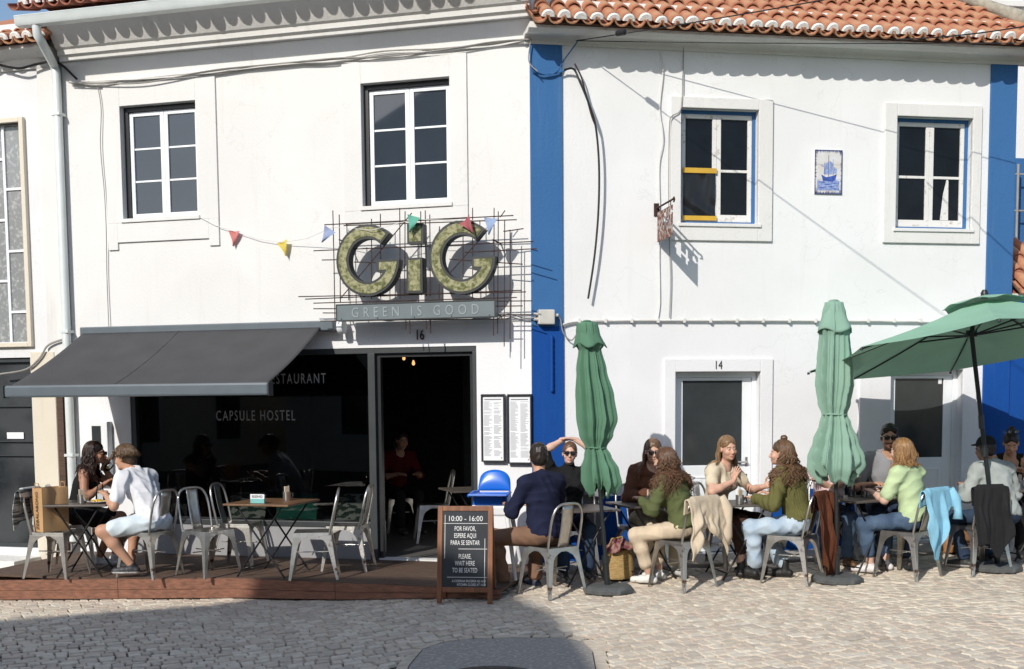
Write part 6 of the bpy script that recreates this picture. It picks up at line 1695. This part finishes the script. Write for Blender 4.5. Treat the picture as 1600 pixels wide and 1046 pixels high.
CL['denim'] = cloth_mat('denim_blue', (.045, .075, .13), c2=(.085, .13, .20), thr=(.35, .65), scale=7)
CL['cord'] = cloth_mat('corduroy', (.10, .033, .016), var=.3, scale=12, stretch=(9, 9, .5))
H_BR, H_DK, H_BL, H_AU = (.055, .026, .013), (.018, .010, .007), (.30, .17, .075), (.16, .072, .030)
def cap_on(j, root):
    s = Sdf((-.14, -.18, -.02), (.14, .2, .17), .007); s.ell((0, -.018, .045), (.086, .108, .090), None, .02); s.ell((0, .10, .045), (.07, .085, .010), None, .015); s.cut((0, 0, .028), (0, 0, -1))
    v, f = s.mesh(); v = (v * j.S) @ np.array(j.Rh).T + np.array(j.hc); mesh_obj('cap', v, f, CL['coat_black'], root, 180)
def clip_on(j, root):
    mb = MB(); mb.tube([(-.03, 0, .01), (-.01, -.012, .02), (.01, -.012, .02), (.03, 0, .01)], .007, 6); mb.tube([(-.03, 0, -.01), (-.01, -.012, -.02), (.01, -.012, -.02), (.03, 0, -.01)], .007, 6)
    o = mb.build('hair_clip', M['wood_table'], root, 60); o.matrix_local = headmat(j) @ Matrix.Translation((0, -.125, .04))
# --- couple on the deck
person('woman in a black dress raising a wine glass to her lips', 118, 11.98, -82,
       dict(scale=.96, lean=10, bend=10, head=(-2, -4, 0), wrists=[(-.05, .27, 1.04), (.15, .30, .86)], poles=[(-.5, .4, -1), (.5, -.5, -1)], ankles=[(-.10, .34, .10), (.10, .22, .10)], w=.92),
       'tan', True, dict(mat=CL['black'], sleeve=0, scoop=True, strap=True, name='dress', hem=-.12, o=.012), dict(mat=CL['black'], len=.75, o=.02, name='skirt'), dict(c=(.70, .70, .70)), dict(color=H_DK, tip=(.08, .03, .02), length=.30, wave=.014, n=170, vol=1.06, r=.010, freq=34), deck_=True,
       hands=(dict(d=(.1, .45, .9), n=(1, .2, -.1), curl=.9), None), shades='eyes')
person('man in a white T-shirt and pale shorts seated with his back turned', 238, 11.25, 64,
       dict(scale=1.02, lean=20, bend=14, head=(8, -10, 0), wrists=[(-.20, .42, .80), (.16, .44, .80)], ankles=[(-.16, .16, .12), (.10, .42, .10)], knee_pole=[(-.6, .7, 1), (.3, .6, 1)]),
       'warm', False, dict(mat=CL['white'], sleeve=.72, so=.024, o=.020, hem=-.06, fold=.007), dict(mat=CL['shorts'], len=.72, o=.022, name='shorts', fold=.006), dict(c=(.03, .03, .035), sole=(.7, .7, .7)), dict(color=(.085, .050, .025), tip=(.26, .16, .08), length=.05, wave=.014, n=210, vol=1.05, r=.010, freq=70, amax=86, sweep=40, flare=1.1, rough=.007, capvol=1.03, fringe=True), deck_=True)
# --- navy jumper man and the woman with hands on her head
person('man in a navy jumper and brown trousers seen from behind', 851, 10.55, 34,
       dict(scale=1.03, lean=3, bend=6, head=(-28, -2, 0), wrists=[(-.16, .36, .80), (.17, .38, .80)], ankles=[(-.22, .36, .09), (.10, .30, .09)], knee_pole=[(-.6, .6, 1), (.3, .6, 1)]),
       'warm', False, dict(mat=CL['navy'], sleeve=1.92, hem=-.03, o=.020, so=.016, name='jumper', fold=.006), dict(mat=CL['brown_trs'], len=1.93, o=.014), dict(c=(.03, .035, .06), sole=(.65, .65, .65)), dict(color=(.022, .015, .011), rough=.005, wl=.03, capvol=1.02), belly=.02)
person('woman in black wearing sunglasses, both hands on her head', 890, 11.42, 186,
       dict(scale=.93, lean=-4, bend=4, head=(-8, 4, -4), wrists=[(-.05, -.0, 1.335), (.05, -.02, 1.335)], poles=[(-1, .2, -.1), (1, .2, -.1)], w=.95),
       'pale', True, dict(mat=CL['black'], sleeve=.9, collar=True, hem=-.05, name='jumper'), dict(mat=CL['denim_d'], len=1.9), dict(c=(.03, .03, .03)), dict(color=(.13, .065, .035), rough=.003, hairline=.088, capvol=.98), shades='eyes',
       hands=(dict(d=(1, .10, .16), n=(0, .0, -1), curl=.25), dict(d=(-1, .12, .12), n=(0, .0, -1), curl=.25)))
# --- two long haired women
person('woman in a brown jacket with long straight hair, behind the curly haired one', 1011, 11.52, 196,
       dict(scale=.97, lean=8, bend=8, head=(-14, -8, 0), wrists=[(-.16, .34, .80), (.14, .36, .80)], w=.92),
       'fair', True, dict(mat=CL['rust'], sleeve=1.9, hem=-.05, name='jacket', o=.026), dict(mat=CL['beige'], len=1.9), dict(c=(.6, .6, .6)), dict(color=(.15, .085, .045), length=.34, wave=.004, n=130, freq=14), shades='eyes')
person('woman in a green jumper with long curly brown hair and cream trousers', 1070, 10.76, 48,
       dict(scale=.96, lean=12, bend=10, head=(6, -6, 0), wrists=[(-.16, .38, .80), (.14, .40, .80)], ankles=[(-.16, .28, .10), (.08, .34, .10)], knee_pole=[(-.5, .6, 1), (.2, .6, 1)], w=.93),
       'fair', True, dict(mat=CL['green_sw'], sleeve=1.9, hem=-.0, o=.024, name='jumper', fold=.006), dict(mat=CL['cream'], len=1.72, o=.012), dict(c=(.72, .71, .68)), dict(color=(.085, .040, .019), tip=(.20, .10, .045), length=.46, wave=.020, n=260, vol=1.08, r=.0105, freq=48, flare=.25, amax=96),
       extra=lambda j, root: clip_on(j, root))
# --- blonde woman gesturing, olive jumper woman
person('blonde woman in a beige top, gesturing over the table with both hands', 1116, 11.42, -136,
       dict(scale=.99, lean=9, bend=8, head=(-26, -4, 4), wrists=[(-.20, .46, .84), (.12, .32, .90)], poles=[(-.8, .1, -1), (1, .0, -.7)], w=.94),
       'fair', True, dict(mat=CL['beige'], sleeve=.55, so=.018, hem=-.04, o=.014, name='top', neck=.066), dict(mat=CL['darkbrown'], len=1.6, o=.02, name='skirt'), dict(c=(.02, .02, .02), kind='boot'), dict(color=(.20, .115, .055), tip=(.42, .27, .13), length=.30, wave=.007, n=150, freq=20, sweep=104),
       hands=(dict(d=(-.05, 1, .35), n=(1, .1, .1), curl=.15, spread=.2, thumb=1.1), dict(d=(-.15, .25, 1), n=(-.9, .3, .1), curl=.16, spread=.28, thumb=1.0)))
person('woman in a ribbed olive jumper and light jeans with a small topknot', 1251, 10.92, 52,
       dict(scale=.99, lean=12, bend=6, head=(16, 0, 0), wrists=[(-.20, .36, .78), (.16, .36, .80)], ankles=[(-.20, .34, .10), (.04, .16, .10)], knee_pole=[(-.5, .6, 1), (.2, .6, 1)], w=.95),
       'fair', True, dict(mat=CL['olive'], sleeve=1.92, hem=.03, o=.030, so=.026, name='jumper', rib=.0042, fold=.006), dict(mat=CL['denim_l'], len=1.80, o=.018, hem=.056, name='jeans', fold=.006), dict(c=(.015, .015, .015), kind='boot'), dict(color=(.095, .050, .024), tip=(.27, .15, .07), length=.44, wave=.020, n=250, vol=1.07, r=.0105, freq=42, amax=98, bun=(0, -.03, .145)))
# --- table by the pale parasol
person('person in a pink top with folded arms, mostly hidden by the pale closed parasol', 1290, 11.72, 182,
       dict(scale=.96, lean=14, bend=10, head=(20, -8, 0), wrists=[(.12, .30, .84), (-.12, .32, .85)], ankles=[(-.12, .36, .09), (.10, .40, .09)], w=.92),
       'fair', True, dict(mat=CL['pink'], sleeve=1.2, hem=-.04, name='top'), dict(mat=CL['denim'], len=1.9, name='jeans'), dict(c=(.12, .055, .02)), dict(color=H_DK, length=.22, wave=.01, n=110))
person('bearded man in a grey T-shirt and sunglasses facing the street', 1386, 11.74, 172,
       dict(scale=1.05, lean=6, bend=6, head=(-4, -4, 0), wrists=[(-.14, .38, .80), (.18, .34, .80)], w=1.05),
       'warm', False, dict(mat=CL['greyt'], sleeve=.72, so=.024, hem=-.05, o=.02), dict(mat=CL['denim_d'], len=1.9), dict(c=(.03, .03, .03)), dict(color=(.014, .010, .008), rough=.004, fringe=True, side=True), beard=(.035, .022, .016), shades='eyes', belly=.02)
person('blonde woman in a pale green T-shirt and blue jeans seen from behind', 1430, 11.0, 38,
       dict(scale=.96, lean=6, bend=8, head=(2, -4, 0), wrists=[(-.15, .36, .80), (.13, .40, .80)], ankles=[(-.20, .33, .10), (.07, .34, .10)], knee_pole=[(-.5, .6, 1), (.2, .6, 1)], w=.95),
       'pale', True, dict(mat=CL['lime'], sleeve=.78, so=.026, hem=-.02, o=.022), dict(mat=CL['denim'], len=1.70, name='jeans', o=.014), dict(c=(.70, .67, .66)), dict(color=(.21, .110, .042), tip=(.46, .28, .12), length=.22, wave=.015, n=230, vol=1.08, r=.010, freq=26, amax=96))
# --- far right table
person('person in a grey sweatshirt and black cap seen from behind', 1572, 11.2, 18,
       dict(scale=1.0, lean=16, bend=12, head=(-4, -6, 0), wrists=[(-.17, .38, .80), (.18, .40, .80)], ankles=[(-.26, .22, .10), (.12, .36, .09)], knee_pole=[(-.5, .6, 1), (.2, .6, 1)]),
       'tan', False, dict(mat=CL['sage'], sleeve=1.9, hem=-.03, o=.022, name='sweatshirt', fold=.006), dict(mat=CL['denim_d'], len=1.9), dict(c=(.03, .03, .03), sole=(.6, .6, .6)), dict(color=H_DK, rough=.004), extra=cap_on)
person('woman with a dark hair bun and black top looking down', 1580, 12.0, 156,
       dict(scale=.96, lean=14, bend=10, head=(6, -26, 0), wrists=[(-.14, .32, .86), (.10, .32, .90)], w=.92),
       'warm', True, dict(mat=CL['black'], sleeve=0, strap=True, scoop=True, hem=-.05, name='tank_top', o=.010), dict(mat=CL['black'], len=1.9), dict(c=(.03, .03, .03)), dict(color=H_DK, bun=(0, -.06, .14), rough=.004), shades='top')
# --- someone in red in the dark room
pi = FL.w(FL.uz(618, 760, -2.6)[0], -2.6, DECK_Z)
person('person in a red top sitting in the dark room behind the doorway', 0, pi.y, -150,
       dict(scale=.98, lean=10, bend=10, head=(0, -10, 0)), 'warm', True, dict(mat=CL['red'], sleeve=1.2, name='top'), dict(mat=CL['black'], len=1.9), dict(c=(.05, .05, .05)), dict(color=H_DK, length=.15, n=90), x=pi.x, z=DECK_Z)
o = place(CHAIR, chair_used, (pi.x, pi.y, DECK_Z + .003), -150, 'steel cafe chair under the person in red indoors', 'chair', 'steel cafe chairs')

# wine glass in the woman's hand
wg = empty('wine_glass', at_Y(166, 733, 12.04), 0, 'wine glass held up by the woman in the black dress', 'glass')
MB().lathe([(.033, -.11), (.033, -.107), (.005, -.103), (.004, -.03), (.02, -.015), (.036, .02), (.036, .05), (.030, .075), (.028, .075), (.034, .05), (.034, .02), (.018, -.012), (.001, -.02)], 22).build('bowl', M['glass_clear'], wg, 60)
MB().lathe([(.001, -.018), (.017, -.011), (.032, .018), (.0325, .022), (.001, .022)], 20).build('wine', mk('wine', (.45, .36, .10), .1), wg, 60)
wg.rotation_euler = (R(8), R(50), 0)

# ================================================================== clothes on chairs
drape(C['bag'], CL['stripe'], 'striped grey jacket over the back of the paper bag chair', 'jacket', -.20, .22, .36, .12, 'striped_jacket', 2, .03, sleeve=[(-.2, -.30, .84), (-.22, -.33, .74), (-.22, -.34, .62), (-.20, -.33, .50), (-.19, -.32, .42)], z_off=.01)
drape(C['green'], CL['jacket_beige'], 'beige padded jacket over the back of a steel cafe chair', 'jacket', -.22, .25, .50, .16, 'beige_jacket', 5, .03, tail=lambda s: .55 + .55 * abs(2 * s - .85), puff=.03, sleeve=[(.22, -.28, .85), (.26, -.31, .74), (.26, -.33, .62), (.25, -.33, .50), (.23, -.33, .42)])
drape(C['olive'], CL['cord'], 'long brown corduroy coat hanging from a chair back to the ground', 'coat', -.14, .22, .80, .2, 'brown_coat', 8, .035, sleeve=[(.20, -.28, .84), (.24, -.31, .70), (.24, -.33, .55), (.22, -.33, .40)])
drape(C['lime'], CL['sky'], 'light blue jacket over the back of a steel cafe chair', 'jacket', -.19, .32, .52, .18, 'blue_jacket', 11, .030, tail=lambda s: 1.15 - .65 * abs(2 * s - .7) + .2 * math.sin(7 * s), sleeve=[(.27, -.28, .84), (.31, -.31, .74), (.32, -.33, .64), (.31, -.34, .56)])
drape(C['cap'], CL['coat_black'], 'black coat over the back of a steel cafe chair', 'coat', -.26, .12, .62, .2, 'black_coat', 14, .03, tail=lambda s: .8 + .3 * math.sin(3 * s + .4))
# a dark jacket behind the bearded man
drape(C['grey'], CL['coat_black'], 'dark jacket behind the bearded man in grey', 'jacket', -.24, .24, .4, .12, 'dark_jacket', 17, .03)
drape(C['black'], CL['greyt'], 'grey coat behind the woman in sunglasses', 'coat', -.25, .25, .55, .12, 'grey_coat', 19, .03)
